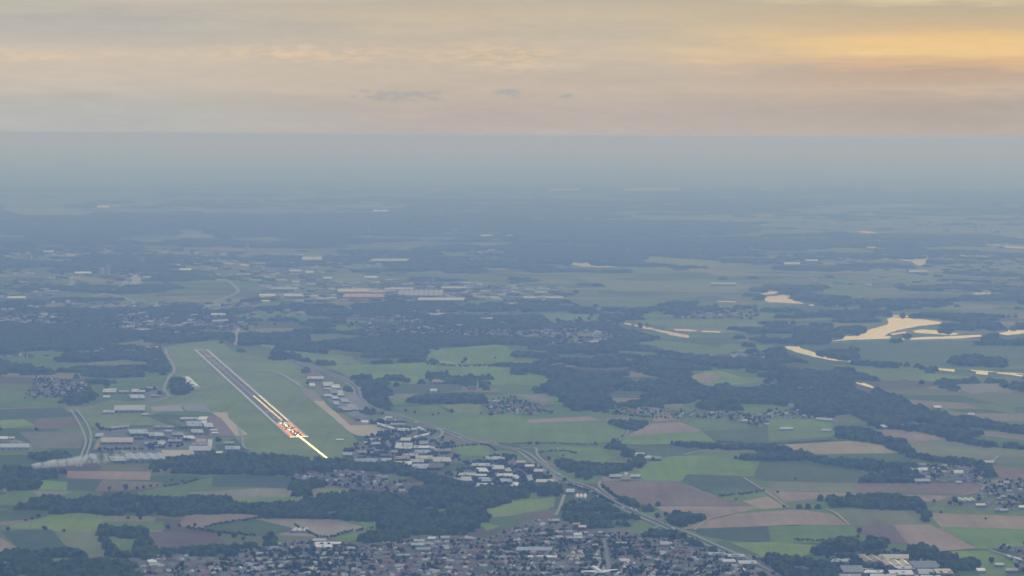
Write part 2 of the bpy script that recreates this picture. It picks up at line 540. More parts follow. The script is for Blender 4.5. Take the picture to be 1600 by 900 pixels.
# ------------------------------------------------------------------ fields
K = dict(g1=(0.130, 0.205, 0.045), g2=(0.108, 0.165, 0.048), g3=(0.070, 0.112, 0.050), g4=(0.052, 0.086, 0.055), ol=(0.150, 0.170, 0.080),
         tn=(0.275, 0.225, 0.145), pk=(0.255, 0.195, 0.145), br=(0.150, 0.118, 0.092), pb=(0.135, 0.105, 0.098), gy=(0.150, 0.150, 0.115),
         gt=(0.210, 0.195, 0.150), yg=(0.165, 0.225, 0.060), af=(0.150, 0.195, 0.066), dk=(0.050, 0.080, 0.055))
FIELDS = [
    # airfield grass first, the rest of the farmland after it
    ('af', '262,541 300,535 345,532 362,548 400,557 450,561 470,575 505,625 545,672 560,690 560,706 516,722 400,713 372,690 345,650 300,632 268,625 262,612 275,590 268,570 260,556'),
    ('af', '120,640 175,625 215,630 262,622 300,632 228,650 262,664 200,664 150,672 140,660'),
    ('af', '516,722 560,690 590,690 700,694 690,700 600,705 540,712'),
    ('pk', '106,736 236,737 234,750 160,749 104,747'), ('g4', '107,749 160,749 148,767 104,766'), ('br', '160,749 255,754 252,761 195,766 148,768'),
    ('g2', '190,775 257,760 310,750 333,746 330,760 400,762 400,768 295,770 295,783 262,783 200,778'),
    ('g4', '333,745 400,742 454,747 456,763 330,760'), ('gt', '295,769 400,764 455,766 458,775 354,780 295,780'), ('g1', '354,780 458,775 472,783 445,791 375,791'),
    ('gt', '47,767 115,768 85,778 50,778'), ('g2', '0,775 50,767 70,782 25,789 0,789'), ('g1', '65,750 104,754 104,766 60,766'),
    ('g3', '0,797 82,797 70,810 0,815'), ('yg', '0,826 82,805 125,800 175,810 155,830 87,830 62,826'), ('g4', '0,830 80,827 100,850 120,862 65,866 32,860'),
    ('pk', '0,840 32,859 0,862'), ('ol', '87,831 150,831 170,872 135,874 122,860 100,847'), ('g2', '165,842 217,841 207,872 185,868'),
    ('g2', '160,815 255,815 257,828 170,830'), ('pb', '230,831 332,834 357,850 337,857 245,864 235,845'), ('pk', '292,804 375,803 415,806 360,815 315,826 277,822'),
    ('g3', '315,825 400,812 460,821 430,836 400,838 330,831'), ('gt', '400,811 520,811 562,822 582,826 507,840 432,836 465,827'), ('g1', '540,813 595,817 587,826 565,820'),
    ('g1', '512,841 585,828 592,831 562,843 545,846'), ('g1', '52,875 120,871 120,880 85,884'), ('g1', '0,875 26,882 15,890 0,886'), ('g2', '602,740 645,747 605,756'),
    ('g1', '507,764 560,766 545,773 505,778'), ('yg', '755,797 800,784 868,776 866,792 800,806 762,809'), ('br', '800,808 866,795 867,814 825,817'), ('g1', '747,815 782,822 760,830'),
    ('g1', '690,670 720,657 760,650 800,646 825,660 940,658 980,672 962,691 870,695 800,693 740,686'), ('pk', '822,656 922,651 940,657 827,661'),
    ('pk', '980,681 1015,662 1065,660 1097,673 1050,680'), ('gt', '945,654 987,651 992,659 950,658'), ('pk', '1015,650 1042,648 1062,655 1025,659'),
    ('g2', '987,652 1015,650 1025,660 995,661'), ('g2', '1070,664 1092,655 1162,660 1172,671 1105,673'), ('g1', '967,693 980,681 1097,674 1122,691 1000,695'),
    ('g3', '1097,675 1200,668 1305,680 1300,690 1200,695 1122,693'), ('g3', '970,695 1107,702 1050,713 1005,716 982,706'), ('g1', '1005,725 1050,713 1095,712 1085,730 1065,752 1007,751 995,741'),
    ('g1', '1085,730 1095,712 1187,722 1177,745 1100,742 1070,741'), ('g3', '1177,746 1187,722 1220,724 1350,738 1347,752 1290,755 1200,753'),
    ('br', '938,752 1050,752 1112,775 1185,792 1020,790 990,785 962,780 940,762'), ('g4', '1072,742 1167,747 1195,767 1125,776 1095,766 1065,752'),
    ('g3', '1085,758 1172,764 1192,767 1125,774'), ('g2', '1110,776 1195,769 1202,778 1160,784 1135,782'),
    ('pk', '1020,791 1200,792 1145,803 1105,813 1070,806 1040,801'), ('tn', '1160,783 1200,776 1232,793 1190,796'), ('pk', '1065,826 1105,813 1150,803 1250,796 1300,804 1327,821 1240,820 1200,822 1070,827'),
    ('g4', '1070,827 1200,822 1205,849 1140,843'), ('g2', '1200,822 1327,822 1345,838 1300,846 1240,851 1204,849'), ('yg', '1142,848 1200,847 1275,852 1265,866 1240,873 1190,869'),
    ('ol', '1200,752 1345,755 1350,770 1207,768'), ('br', '1330,755 1535,755 1537,765 1510,773 1345,770'), ('pk', '1207,768 1350,771 1490,775 1460,784 1385,777 1320,774 1225,785'),
    ('g2', '1225,786 1290,782 1300,794 1232,795'), ('ol', '1290,796 1432,798 1450,820 1335,821 1312,806'), ('pb', '1335,823 1395,820 1420,850 1375,848 1350,839'),
    ('pk', '1395,820 1452,820 1527,857 1465,862 1420,851'), ('g1', '1470,823 1600,828 1640,850 1572,856 1530,859'), ('tn', '1447,801 1620,808 1620,828 1470,823'),
    ('g2', '1445,792 1620,800 1620,808 1450,801'), ('g1', '1465,862 1545,860 1575,872 1592,882 1565,905 1530,905 1530,880 1495,873'),
    ('pk', '1340,670 1425,672 1475,686 1440,691 1410,691 1370,676'), ('tn', '1200,696 1330,689 1375,695 1405,707 1342,713 1265,709'), ('g3', '1265,710 1405,708 1440,725 1380,724 1290,717'),
    ('ol', '1410,692 1477,686 1525,697 1620,705 1620,713 1550,716 1487,722 1435,714'), ('br', '1540,727 1620,735 1620,754 1568,750'),
    ('g1', '750,588 867,586 857,603 800,601 750,604'), ('gt', '800,616 857,617 850,634 835,626'), ('g1', '857,620 897,625 890,633 852,632'),
    ('pk', '1057,592 1102,582 1128,588 1122,598 1080,599'), ('g1', '1097,580 1127,580 1182,597 1127,604 1115,613 1100,601 1130,590'), ('g2', '985,535 1037,532 1107,540 1150,548 1120,557 1045,552 1005,541'),
    ('g2', '947,547 1025,550 1050,560 980,558'), ('g1', '660,547 732,542 782,537 803,550 803,571 725,571 660,563'), ('tn', '660,563 700,565 725,571 700,571'),
    ('g1', '400,538 440,540 445,547 500,553 550,557 565,567 525,570 475,563'), ('g3', '547,559 637,560 657,565 565,569'), ('ol', '525,560 547,560 567,569 550,570'),
    ('g1', '507,572 660,566 803,574 803,590 750,588 650,600 580,598 540,586'), ('g3', '597,600 720,600 722,610 650,615 600,612'), ('gt', '602,617 650,615 642,621 605,622'),
    ('g1', '605,623 642,622 640,631 610,630'), ('yg', '685,632 750,630 755,646 712,645'), ('g2', '612,637 685,633 700,645 650,651'), ('g1', '702,700 757,695 770,707 725,716'),
    ('ol', '175,537 225,531 240,537 225,544 182,542'), ('g2', '30,550 97,546 80,554 42,556'), ('ol', '125,575 140,567 190,562 240,565 225,571 175,577'),
    ('g2', '155,592 260,587 252,603 175,606'), ('g2', '0,625 100,622 105,635 0,637'), ('g4', '0,640 100,637 110,650 0,656'), ('yg', '0,657 37,655 55,665 0,671'),
    ('br', '57,655 120,652 125,667 50,672'), ('gy', '30,675 130,674 130,695 125,701 57,701'), ('g1', '700,702 800,705 850,730 882,748 870,750 800,715 730,712'),
    ('g2', '800,694 960,694 945,700 882,718 862,722 845,706'), ('g1', '867,700 882,697 930,700 985,705 940,725 882,719'),
    ('g1', '1200,655 1300,655 1300,672 1200,672'), ('g2', '1200,672 1305,672 1305,682 1200,690'), ('ol', '1375,620 1420,628 1450,635 1410,632'),
    ('g1', '1390,575 1470,585 1540,590 1500,598 1420,595'), ('gt', '1480,600 1580,598 1585,608 1520,616'), ('g2', '1510,630 1580,632 1590,648 1540,640'),
    ('g3', '1330,535 1605,530 1605,570 1500,575 1400,566 1340,562'), ('g2', '1300,570 1460,576 1440,590 1360,590'),
    ('g2', '840,490 930,492 945,505 860,508'), ('g2', '930,468 1000,465 1060,470 1000,480 920,478'), ('g2', '960,500 1180,500 1200,515 1060,513'),
    ('ol', '900,432 1010,440 1180,445 1150,458 960,455'), ('ol', '1010,400 1130,408 1120,420 1000,412'), ('ol', '1120,440 1200,446 1180,452'),
    ('ol', '275,358 320,360 350,372 280,372'), ('ol', '0,325 150,330 140,338 20,338'),
]
FPOLY = []
for k, s in FIELDS:
    pl = P(s)
    kf = rnd.uniform(1.28, 1.5)
    c = tuple(min(0.5, v * kf * rnd.uniform(0.97, 1.03)) for v in K[k])
    sheet('field', pl, M_FIELD, c)
    FPOLY.append(pl)

# ------------------------------------------------------------------ water
WATER = [
    ('lake', '1296,532.5 1320,526 1345,519 1372,512 1386,507.5 1388,502.5 1384,499 1397,496 1437,499 1472,504 1471,506.5 1435,510 1405,516 1390,521 1381,525 1393,526.5 1390,529.5 1362,530.5 1330,531.5 1297,534'),
    ('lake_inlet', '1350,490 1382,492 1425,494.5 1475,496.5 1473,498.5 1440,497 1382,494.5'), ('lake_inlet', '1427,517.5 1440,515 1472,517.5 1500,522 1487,524.5 1430,520.5'),
    ('lake_inlet', '1390,522 1415,518.5 1416,521 1395,524'), ('lake_inlet', '1407,529 1432,528 1532,523.5 1536,526 1500,529.5 1408,531.5'),
    ('lake', '1557,522 1580,516 1595,512 1610,514 1610,520 1575,524.5'),
    ('river', '1225,541 1245,539 1255,546 1282,553.5 1305,559 1331,561.5 1330,566 1300,564 1270,558 1245,551.5 1230,546'), ('river', '1249,535 1255,534 1256,539 1250,539'),
    ('river', '1332,594.5 1348,598 1365,605 1364,607.5 1345,602 1333,598'), ('river', '1465,576 1492,578 1491,581.5 1465,578.5'), ('river', '1525,581 1543,582 1543,586.5 1525,585'),
    ('river', '1558,581.5 1580,583.5 1605,588 1605,590.5 1580,586.5 1558,584'), ('river', '1515,578 1525,579 1600,584 1600,585 1520,580.5'),
    ('canal', '972,503.5 987,506.5 987,509.5 972,506'), ('canal', '992,507 1030,515.5 1077,525 1076,528.5 1060,526.5 1025,518 992,510.5'),
    ('pond', '1052,514.5 1070,514.5 1088,516.5 1087,518.5 1055,517.5'), ('pond', '1097,517 1125,518 1125,520.5 1097,519.5'), ('pond', '1194,518.5 1240,520.5 1243,522 1194,521'),
    ('pond', '885,412 905,410.5 940,413 975,415.5 975,417.5 935,418.5 905,416'),
    ('lake', '1188,464 1212,463 1225,461 1238,459 1241,467 1256,475 1245,475 1222,473.5 1200,472.5 1190,468.5'), ('pond', '1188,457 1210,454 1226,453 1210,460 1190,461'),
    ('pond', '1281,474.5 1291,475 1290,477.5 1282,477'), ('pond', '1303,476.5 1311,477 1310,479.5 1303,479'), ('pond', '1264,476 1272,476.5 1271,478.5 1264,478'),
    ('lake', '1370,402 1405,403.5 1445,403 1452,397 1455,398.5 1447,412 1436,416 1425,409.5 1407,406.5 1372,405'),
    ('lake', '1535,380.5 1562,381.5 1562,384 1540,383.5'), ('lake', '1568,384.5 1605,386 1605,389 1570,387.5'), ('pond', '1340,361 1358,361 1372,365 1345,364'),
    ('pond', '346,409.5 369,412 369,414.5 346,411.5'), ('pond', '372,411.5 394,414.5 393,417 373,415'), ('pond', '1047,328.5 1075,329 1101,328.8 1101,330.5 1050,330.5'),
    ('pond', '1340,332 1372,333 1372,334 1340,333.5'), ('pond', '854,296 905,295 906,296.3 854,297.3'), ('pond', '968,295.5 1060,294.5 1060,296 968,297'),
    ('pond', '1480,608 1500,611 1499,613 1480,610'), ('pond', '1120,470.5 1150,471.5 1150,473 1120,472'),
]
WPOLY = []
for nm, s in WATER:
    pl = P(s)
    # shores are never drawn with a ruler: subdivide and jitter along the bank
    out = []
    for i in range(len(pl)):
        a, b_ = pl[i], pl[(i + 1) % len(pl)]
        L = np.linalg.norm(b_ - a)
        n = max(1, min(9, int(L / 40)))
        for j in range(n):
            p = a + (b_ - a) * j / n
            out.append(p + (rng.normal(0, 0.02, 2) * min(L, 300) if j else 0))
    sheet(nm, np.array(out), M_WATER, None, z=1.6)
    WPOLY.append(pl)

# ------------------------------------------------------------------ roads, aprons
ASPH, CONC, SAND = (0.20, 0.20, 0.20), (0.34, 0.33, 0.31), (0.52, 0.43, 0.30)
PAVES = [
    ('taxiway_pavement', SAND, '489,627.5 505,626 511,634 528,647 547,665 580,664 602,665 618,675 612,681.5 560,681.5 549,677 541,671 514,647.5 500,636'),
    ('taxiway_pavement', (0.26, 0.23, 0.22), '467,603 470,602 489,612 505,627 490,627 478,620'),
    ('apron_pavement', SAND, '331,645 355,644.5 357,653 373,668 388,679 369,682 355,667 344,654'),
    ('apron_pavement', (0.21, 0.17, 0.165), '325,650 345,653 369,682 327,682'),
    ('apron_pavement', CONC, '234,636 280,633 288,643 240,643'), ('apron_pavement', (0.25, 0.25, 0.26), '284,633 320,632 332,645 290,642'),
    ('apron_pavement', (0.24, 0.235, 0.24), '495,610 540,607 562,622 588,645 562,658 540,645 515,628'), ('apron_pavement', (0.19, 0.165, 0.165), '485,603 505,602 510,618 498,616'),
    ('apron_pavement', (0.20, 0.17, 0.165), '466,573 480,573 503,584 505,588 480,586'),
    ('yard_pavement', (0.30, 0.22, 0.15), '150,690 158,684 205,693 210,700 180,704 145,703'), ('yard_pavement', (0.155, 0.16, 0.165), '150,672 250,668 330,682 340,705 260,712 160,705'),
    ('yard_pavement', (0.15, 0.155, 0.16), '540,706 580,682 650,668 690,680 712,706 722,722 660,734 560,722'), ('yard_pavement', (0.155, 0.16, 0.165), '705,745 735,722 790,712 840,728 870,755 800,764 740,762'),
    ('yard_pavement', (0.26, 0.25, 0.24), '1297,872 1400,864 1425,868 1470,878 1492,893 1490,910 1310,910'), ('yard_pavement', (0.155, 0.16, 0.165), '228,608 256,606 258,622 225,630'),
    ('yard_pavement', CONC, '282,594 290,592 296,606 291,604'), ('yard_pavement', (0.3, 0.28, 0.25), '940,746 1000,744 1000,750 942,752'), ('yard_pavement', (0.25, 0.24, 0.23), '0,686 20,685 52,695 50,705 0,705'),
    ('town_pavement', (0.15, 0.165, 0.13), '200,868 300,862 345,872 400,855 470,843 560,853 640,843 700,836 760,842 830,813 900,812 1000,832 1060,843 1100,858 1190,870 1260,883 1300,930 180,930'),
    ('town_pavement', (0.11, 0.12, 0.1), '470,735 560,735 600,748 660,760 655,776 600,771 520,760 455,752'),
]
PPOLY = []
for nm, c, s in PAVES:
    pl = P(s)
    sheet(nm, pl, M_PAVE, c)
    PPOLY.append(pl)

ZR = 1.75
ROADS = [
    ('motorway_road', '452,562 482,572 517,585 540,595 556,607 560,620 570,632 592,642 620,650 650,660 680,669 705,677 737,690 790,700 815,706 835,720 852,732 882,750 920,763 932,771 960,787 987,800 1017,813 1040,823 1075,836 1120,856 1165,876 1210,900', 11, (0.27, 0.27, 0.265), -10),
    ('motorway_road', '452,562 482,572 517,585 540,595 556,607 560,620 570,632 592,642 620,650 650,660 680,669 705,677 737,690 790,700 815,706 835,720 852,732 882,750 920,763 932,771 960,787 987,800 1017,813 1040,823 1075,836 1120,856 1165,876 1210,900', 11, (0.27, 0.27, 0.265), 10),
    ('motorway_road', '110,640 122,659 130,676 134,691 129,707 120,730', 7, CONC, 0), ('motorway_road', '119,640 133,658 141,675 142,689 137,706 126,730', 7, CONC, 0),
    ('road', '258,545 262,557 270,570 272,581 262,592 257,608 262,621 225,630', 11, CONC, 0), ('road', '680,669 690,673 690,681 680,685 668,690', 9, CONC, 0),
    ('road', '800,702 835,700 840,712 858,728', 7, CONC, 0), ('road', '838,728 855,738 872,755 875,762', 7, CONC, 0), ('road', '944,842 946,855 949,872 952,900', 8, (0.24, 0.24, 0.235), 0),
    ('road', '868,806 874,795 882,774', 8, CONC, 0), ('road', '373,508 370,525 368,540', 14, (0.4, 0.39, 0.37), 0), ('road', '140,465 165,459 192,446 200,432', 32, (0.33, 0.33, 0.33), 0),
    ('road', '165,459 190,465 213,473', 26, (0.33, 0.33, 0.33), 0), ('road', '302,490 325,480 340,470 362,462 372,453 352,436 340,428', 22, (0.3, 0.3, 0.3), 0), ('road', '194,432 206,430 215,440 200,446', 70, (0.36, 0.36, 0.36), 0),
    ('farm_road', '981,672 979,680 968,688 958,697', 6, (0.3, 0.27, 0.22), 0), ('farm_road', '1070,711 1085,707 1108,703', 9, (0.4, 0.38, 0.33), 0), ('farm_road', '1085,829 1105,813 1145,803', 6, (0.4, 0.33, 0.25), 0),
    ('farm_road', '1290,796 1308,804 1327,821', 6, (0.42, 0.34, 0.25), 0), ('farm_road', '1162,747 1195,768 1232,794', 6, (0.38, 0.33, 0.25), 0), ('farm_road', '938,752 937,762 960,780', 7, (0.36, 0.32, 0.27), 0),
    ('farm_road', '800,694 870,694 930,697', 7, (0.33, 0.33, 0.28), 0), ('taxiway_road', '369,582 395,580.5 422,581 444,588 460,597 470,604', 17, (0.33, 0.32, 0.29), 0),
    ('taxiway_road', '264,584 310,583 347,582', 9, (0.2, 0.22, 0.15), 0), ('taxiway_road', '388,640 402,640 415,640', 14, (0.4, 0.37, 0.3), 0), ('farm_road', '372,668 378,682 382,700 400,703', 8, (0.33, 0.3, 0.25), 0),
    ('farm_road', '470,677 520,676 545,675', 5, (0.17, 0.2, 0.12), 0), ('farm_road', '660,562 700,577 728,578', 6, (0.2, 0.22, 0.13), 0), ('farm_road', '577,578 650,578 728,577', 6, (0.24, 0.24, 0.16), 0),
    ('road', '700,683 737,694 757,697 775,708 765,714', 8, (0.3, 0.3, 0.28), 0), ('road', '150,700 158,686 165,682', 9, (0.42, 0.33, 0.22), 0), ('road', '137,712 143,716 150,724', 9, CONC, 0),
    ('road', '1525,755 1538,760 1530,768 1505,775', 6, (0.36, 0.33, 0.28), 0), ('road', '1030,822 1010,832 960,842 900,846', 7, (0.28, 0.28, 0.27), 0), ('road', '420,905 520,880 640,868 740,862 800,858', 8, (0.27, 0.27, 0.27), 0),
    ('road', '1100,858 1040,856 1000,868 960,872', 8, (0.27, 0.27, 0.27), 0), ('road', '740,905 800,885 880,880 950,880 1060,885 1190,886', 8, (0.27, 0.27, 0.27), 0), ('road', '240,885 330,878 420,870 500,864', 8, (0.27, 0.27, 0.27), 0),
    ('road', '1545,860 1575,870 1600,880', 8, (0.33, 0.32, 0.3), 0), ('road', '1545,725 1553,719 1560,713', 7, (0.33, 0.32, 0.3), 0),
]
RLINES = []
for i, (nm, s, w, c, off_) in enumerate(ROADS):
    ribbon(nm, s, w, c, ZR + 0.01 * i, None, off_)
    RLINES.append((ribbon_pts(P(s), w)[0], w))

# ------------------------------------------------------------------ runway
rn, rf = P('467,684')[0], P('313.8,546.7')[0]
rdir = (rf - rn) / np.linalg.norm(rf - rn)
rside = np.array([rdir[1], -rdir[0]])          # to the right, looking down the runway
RLEN = float(np.linalg.norm(rf - rn))


def rw(t, s):
    return rn + rdir * t + rside * s


def strip(name, t0, t1, s0, s1, z, color):
    return sheet(name, np.array([rw(t0, s0), rw(t0, s1), rw(t1, s1), rw(t1, s0)]), M_PAVE, color, z=z)


strip('runway_pavement', 0, RLEN, -31, 31, 1.9, (0.42, 0.40, 0.38))
strip('runway_pavement', 0, RLEN, -23, 23, 2.0, (0.135, 0.135, 0.14))
strip('runway_pavement', RLEN - 260, RLEN - 10, -22, 22, 2.05, (0.20, 0.15, 0.145))
for a in (-1, 1):
    strip('runway_markings', 0, RLEN, a * 22.6 - 2.2, a * 22.6 + 2.2, 2.10, (0.82, 0.79, 0.75))
for t in np.arange(120, RLEN - 120, 60):
    strip('runway_markings', t, t + 40, -2.2, 2.2, 2.10, (0.52, 0.51, 0.48))
for t in (6, RLEN - 300, RLEN - 40):
    for s_ in np.arange(-19, 20, 5.4):
        strip('runway_markings', t, t + 30, s_ - 1, s_ + 1, 2.13, (0.75, 0.75, 0.72))
strip('runway_markings', RLEN - 5, RLEN, -24, 24, 2.15, (0.6, 0.58, 0.55))
strip('runway_markings', RLEN - 310, RLEN - 302, -24, 24, 2.15, (0.6, 0.58, 0.55))
for t in (150, 300, 450, 600, RLEN - 450, RLEN - 600, RLEN - 750):
    for a in (-1, 1):
        strip('runway_markings', t, t + (60 if t == 300 else 24), a * 10 - 3, a * 10 + 3, 2.13, (0.7, 0.7, 0.67))

# ------------------------------------------------------------------ woods (canopies of crowns)
def canopy(polys, cell, spacing, hlo, hhi, keep=None, cdark=1.0, fringe=0.0):
    """crowns as overlapping domes on a fine grid; returns vertex, face and colour arrays"""
    V, F, C = [], [], []
    base = 0
    for poly in polys:
        lo, hi = poly.min(0) - spacing, poly.max(0) + spacing
        nx_, ny_ = int((hi[0] - lo[0]) / spacing) + 2, int((hi[1] - lo[1]) / spacing) + 2
        ci, cj = np.meshgrid(np.arange(nx_), np.arange(ny_), indexing='ij')
        cen = np.stack([lo[0] + (ci + rng.uniform(-0.1, 1.1, ci.shape)) * spacing, lo[1] + (cj + rng.uniform(-0.1, 1.1, cj.shape)) * spacing], -1)
        flat = cen.reshape(-1, 2)
        ok = inside(poly, flat + rng.normal(0, fringe + 0.01, flat.shape))
        if keep is not None and ok.any():
            idx = np.where(ok)[0]
            ok[idx] = keep(flat[idx])
        ok &= rng.random(len(flat)) > 0.05
        ok = ok.reshape(ci.shape)
        if not ok.any():
            continue
        big = rng.random(ci.shape)
        H = hlo + (hhi - hlo) * (0.35 * big + 0.65 * rng.random(ci.shape))
        RR = spacing * (0.60 + 0.30 * rng.random(ci.shape))
        hue = rng.random(ci.shape)
        vx, vy = np.arange(lo[0], hi[0] + cell, cell), np.arange(lo[1], hi[1] + cell, cell)
        gx, gy = np.meshgrid(vx, vy, indexing='ij')
        gx = gx + rng.uniform(-0.3, 0.3, gx.shape) * cell
        gy = gy + rng.uniform(-0.3, 0.3, gy.shape) * cell
        ti, tj = ((gx - lo[0]) / spacing).astype(int), ((gy - lo[1]) / spacing).astype(int)
        Z = np.zeros(gx.shape)
        HU = np.full(gx.shape, 0.5)
        for di in (-1, 0, 1):
            for dj in (-1, 0, 1):
                a, b_ = np.clip(ti + di, 0, nx_ - 1), np.clip(tj + dj, 0, ny_ - 1)
                r2 = ((gx - cen[a, b_, 0]) ** 2 + (gy - cen[a, b_, 1]) ** 2) / RR[a, b_] ** 2
                z = np.where(ok[a, b_] & (r2 < 1), H[a, b_] * (0.42 + 0.58 * np.sqrt(np.clip(1 - r2, 0, 1))), 0)
                up = z > Z
                Z = np.where(up, z, Z)
                HU = np.where(up, hue[a, b_], HU)
        Z = np.where(Z > 0, Z + rng.uniform(-1, 1, Z.shape) * 0.06 * hhi, 0.0)
        m, n = gx.shape
        up = Z > 0
        q = up[:-1, :-1] | up[1:, :-1] | up[1:, 1:] | up[:-1, 1:]
        qi, qj = np.where(q)
        if not len(qi):
            continue
        ids = np.stack([qi * n + qj, (qi + 1) * n + qj, (qi + 1) * n + qj + 1, qi * n + qj + 1], 1)
        used, inv = np.unique(ids, return_inverse=True)
        V.append(np.stack([gx.ravel()[used], gy.ravel()[used], Z.ravel()[used] + 0.05], 1))
        F.append(inv.reshape(-1, 4) + base)
        h = HU.ravel()[used]
        c = np.stack([0.018 + 0.060 * h ** 1.6, 0.047 + 0.085 * h ** 1.4, 0.022 + 0.016 * h], 1) * cdark
        C.append(c)
        base += len(used)
    if not V:
        return None
    return np.concatenate(V), np.concatenate(F), np.concatenate(C)


def np_mesh(name, V, F, C, domain='POINT', smooth=False):
    me = bpy.data.meshes.new(name)
    k = F.shape[1]
    me.vertices.add(len(V))
    me.vertices.foreach_set('co', V.astype(np.float32).ravel())
    me.loops.add(F.size)
    me.loops.foreach_set('vertex_index', F.astype(np.int32).ravel())
    me.polygons.add(len(F))
    me.polygons.foreach_set('loop_start', np.arange(0, F.size, k, dtype=np.int32))
    me.polygons.foreach_set('loop_total', np.full(len(F), k, np.int32))
    me.update(calc_edges=True)
    at = me.attributes.new('Col', 'FLOAT_COLOR', domain)
    arr = np.ones((len(C), 4), np.float32)
    arr[:, :3] = C
    at.data.foreach_set('color', arr.ravel())
    me.validate()
    return me


def stuff_wood(name, label, polys, cell, spacing, hlo, hhi, keep=None, cdark=1.0, fringe=6.0):
    r = canopy(polys, cell, spacing, hlo, hhi, keep, cdark, fringe)
    if r is None:
        return
    o = link(name, np_mesh(name, *r), M_LEAF)
    tag(o, label, 'wood', None, 'stuff')


def not_in(polys):
    boxes = [(p.min(0), p.max(0), p) for p in polys]

    def f(pts):
        ok = np.ones(len(pts), bool)
        for lo, hi, p in boxes:
            s = ((pts >= lo) & (pts <= hi)).all(1) & ok
            if s.any():
                ix = np.where(s)[0]
                ok[ix[inside(p, pts[ix])]] = False
        return ok
    return f


def off_roads(pts, extra=3.0):
    ok = np.ones(len(pts), bool)
    for line, w in RLINES:
        lo, hi = line.min(0) - w, line.max(0) + w
        ix = np.where(((pts >= lo) & (pts <= hi)).all(1))[0]
        if len(ix):
            d = np.full(len(ix), 1e9)
            for a, b_ in zip(line[:-1], line[1:]):
                ab = b_ - a
                t = np.clip(((pts[ix] - a) @ ab) / (ab @ ab + 1e-9), 0, 1)
                d = np.minimum(d, np.linalg.norm(pts[ix] - (a + t[:, None] * ab), axis=1))
            ok[ix[d < w * 0.8 + extra + (12 if w == 11 else 0)]] = False
    return ok


NOFIELD = not_in(FPOLY)
NOPAVE = not_in([p for p in PPOLY[:-2]])
NOWATER0 = not_in(WPOLY)


def NOWATER(p):
    # trees keep off the water and off its near bank
    ok = NOWATER0(p)
    for k in (1.004, 1.008, 1.012, 1.016, 1.020, 1.025, 1.03, 1.035):
        ok &= NOWATER0(p * k)
    return ok



def clear_ground(pts):
    return NOFIELD(pts) & off_roads(pts)


FOOT = []


def vnoise(x, y, s, seed):
    r = np.random.default_rng(seed)
    T = r.random((256, 256))
    x, y = x / s, y / s
    i, j = np.floor(x).astype(int), np.floor(y).astype(int)
    u, v = x - i, y - j
    u, v = u * u * (3 - 2 * u), v * v * (3 - 2 * v)
    g = lambda a, b_: T[a % 256, b_ % 256]
    return (g(i, j) * (1 - u) + g(i + 1, j) * u) * (1 - v) + (g(i, j + 1) * (1 - u) + g(i + 1, j + 1) * u) * v


def fbm(x, y, s, seed):
    return 0.5 * vnoise(x, y, s, seed) + 0.28 * vnoise(x, y, s / 2.3, seed + 1) + 0.15 * vnoise(x, y, s / 5.1, seed + 2) + 0.07 * vnoise(x, y, s / 11, seed + 3)


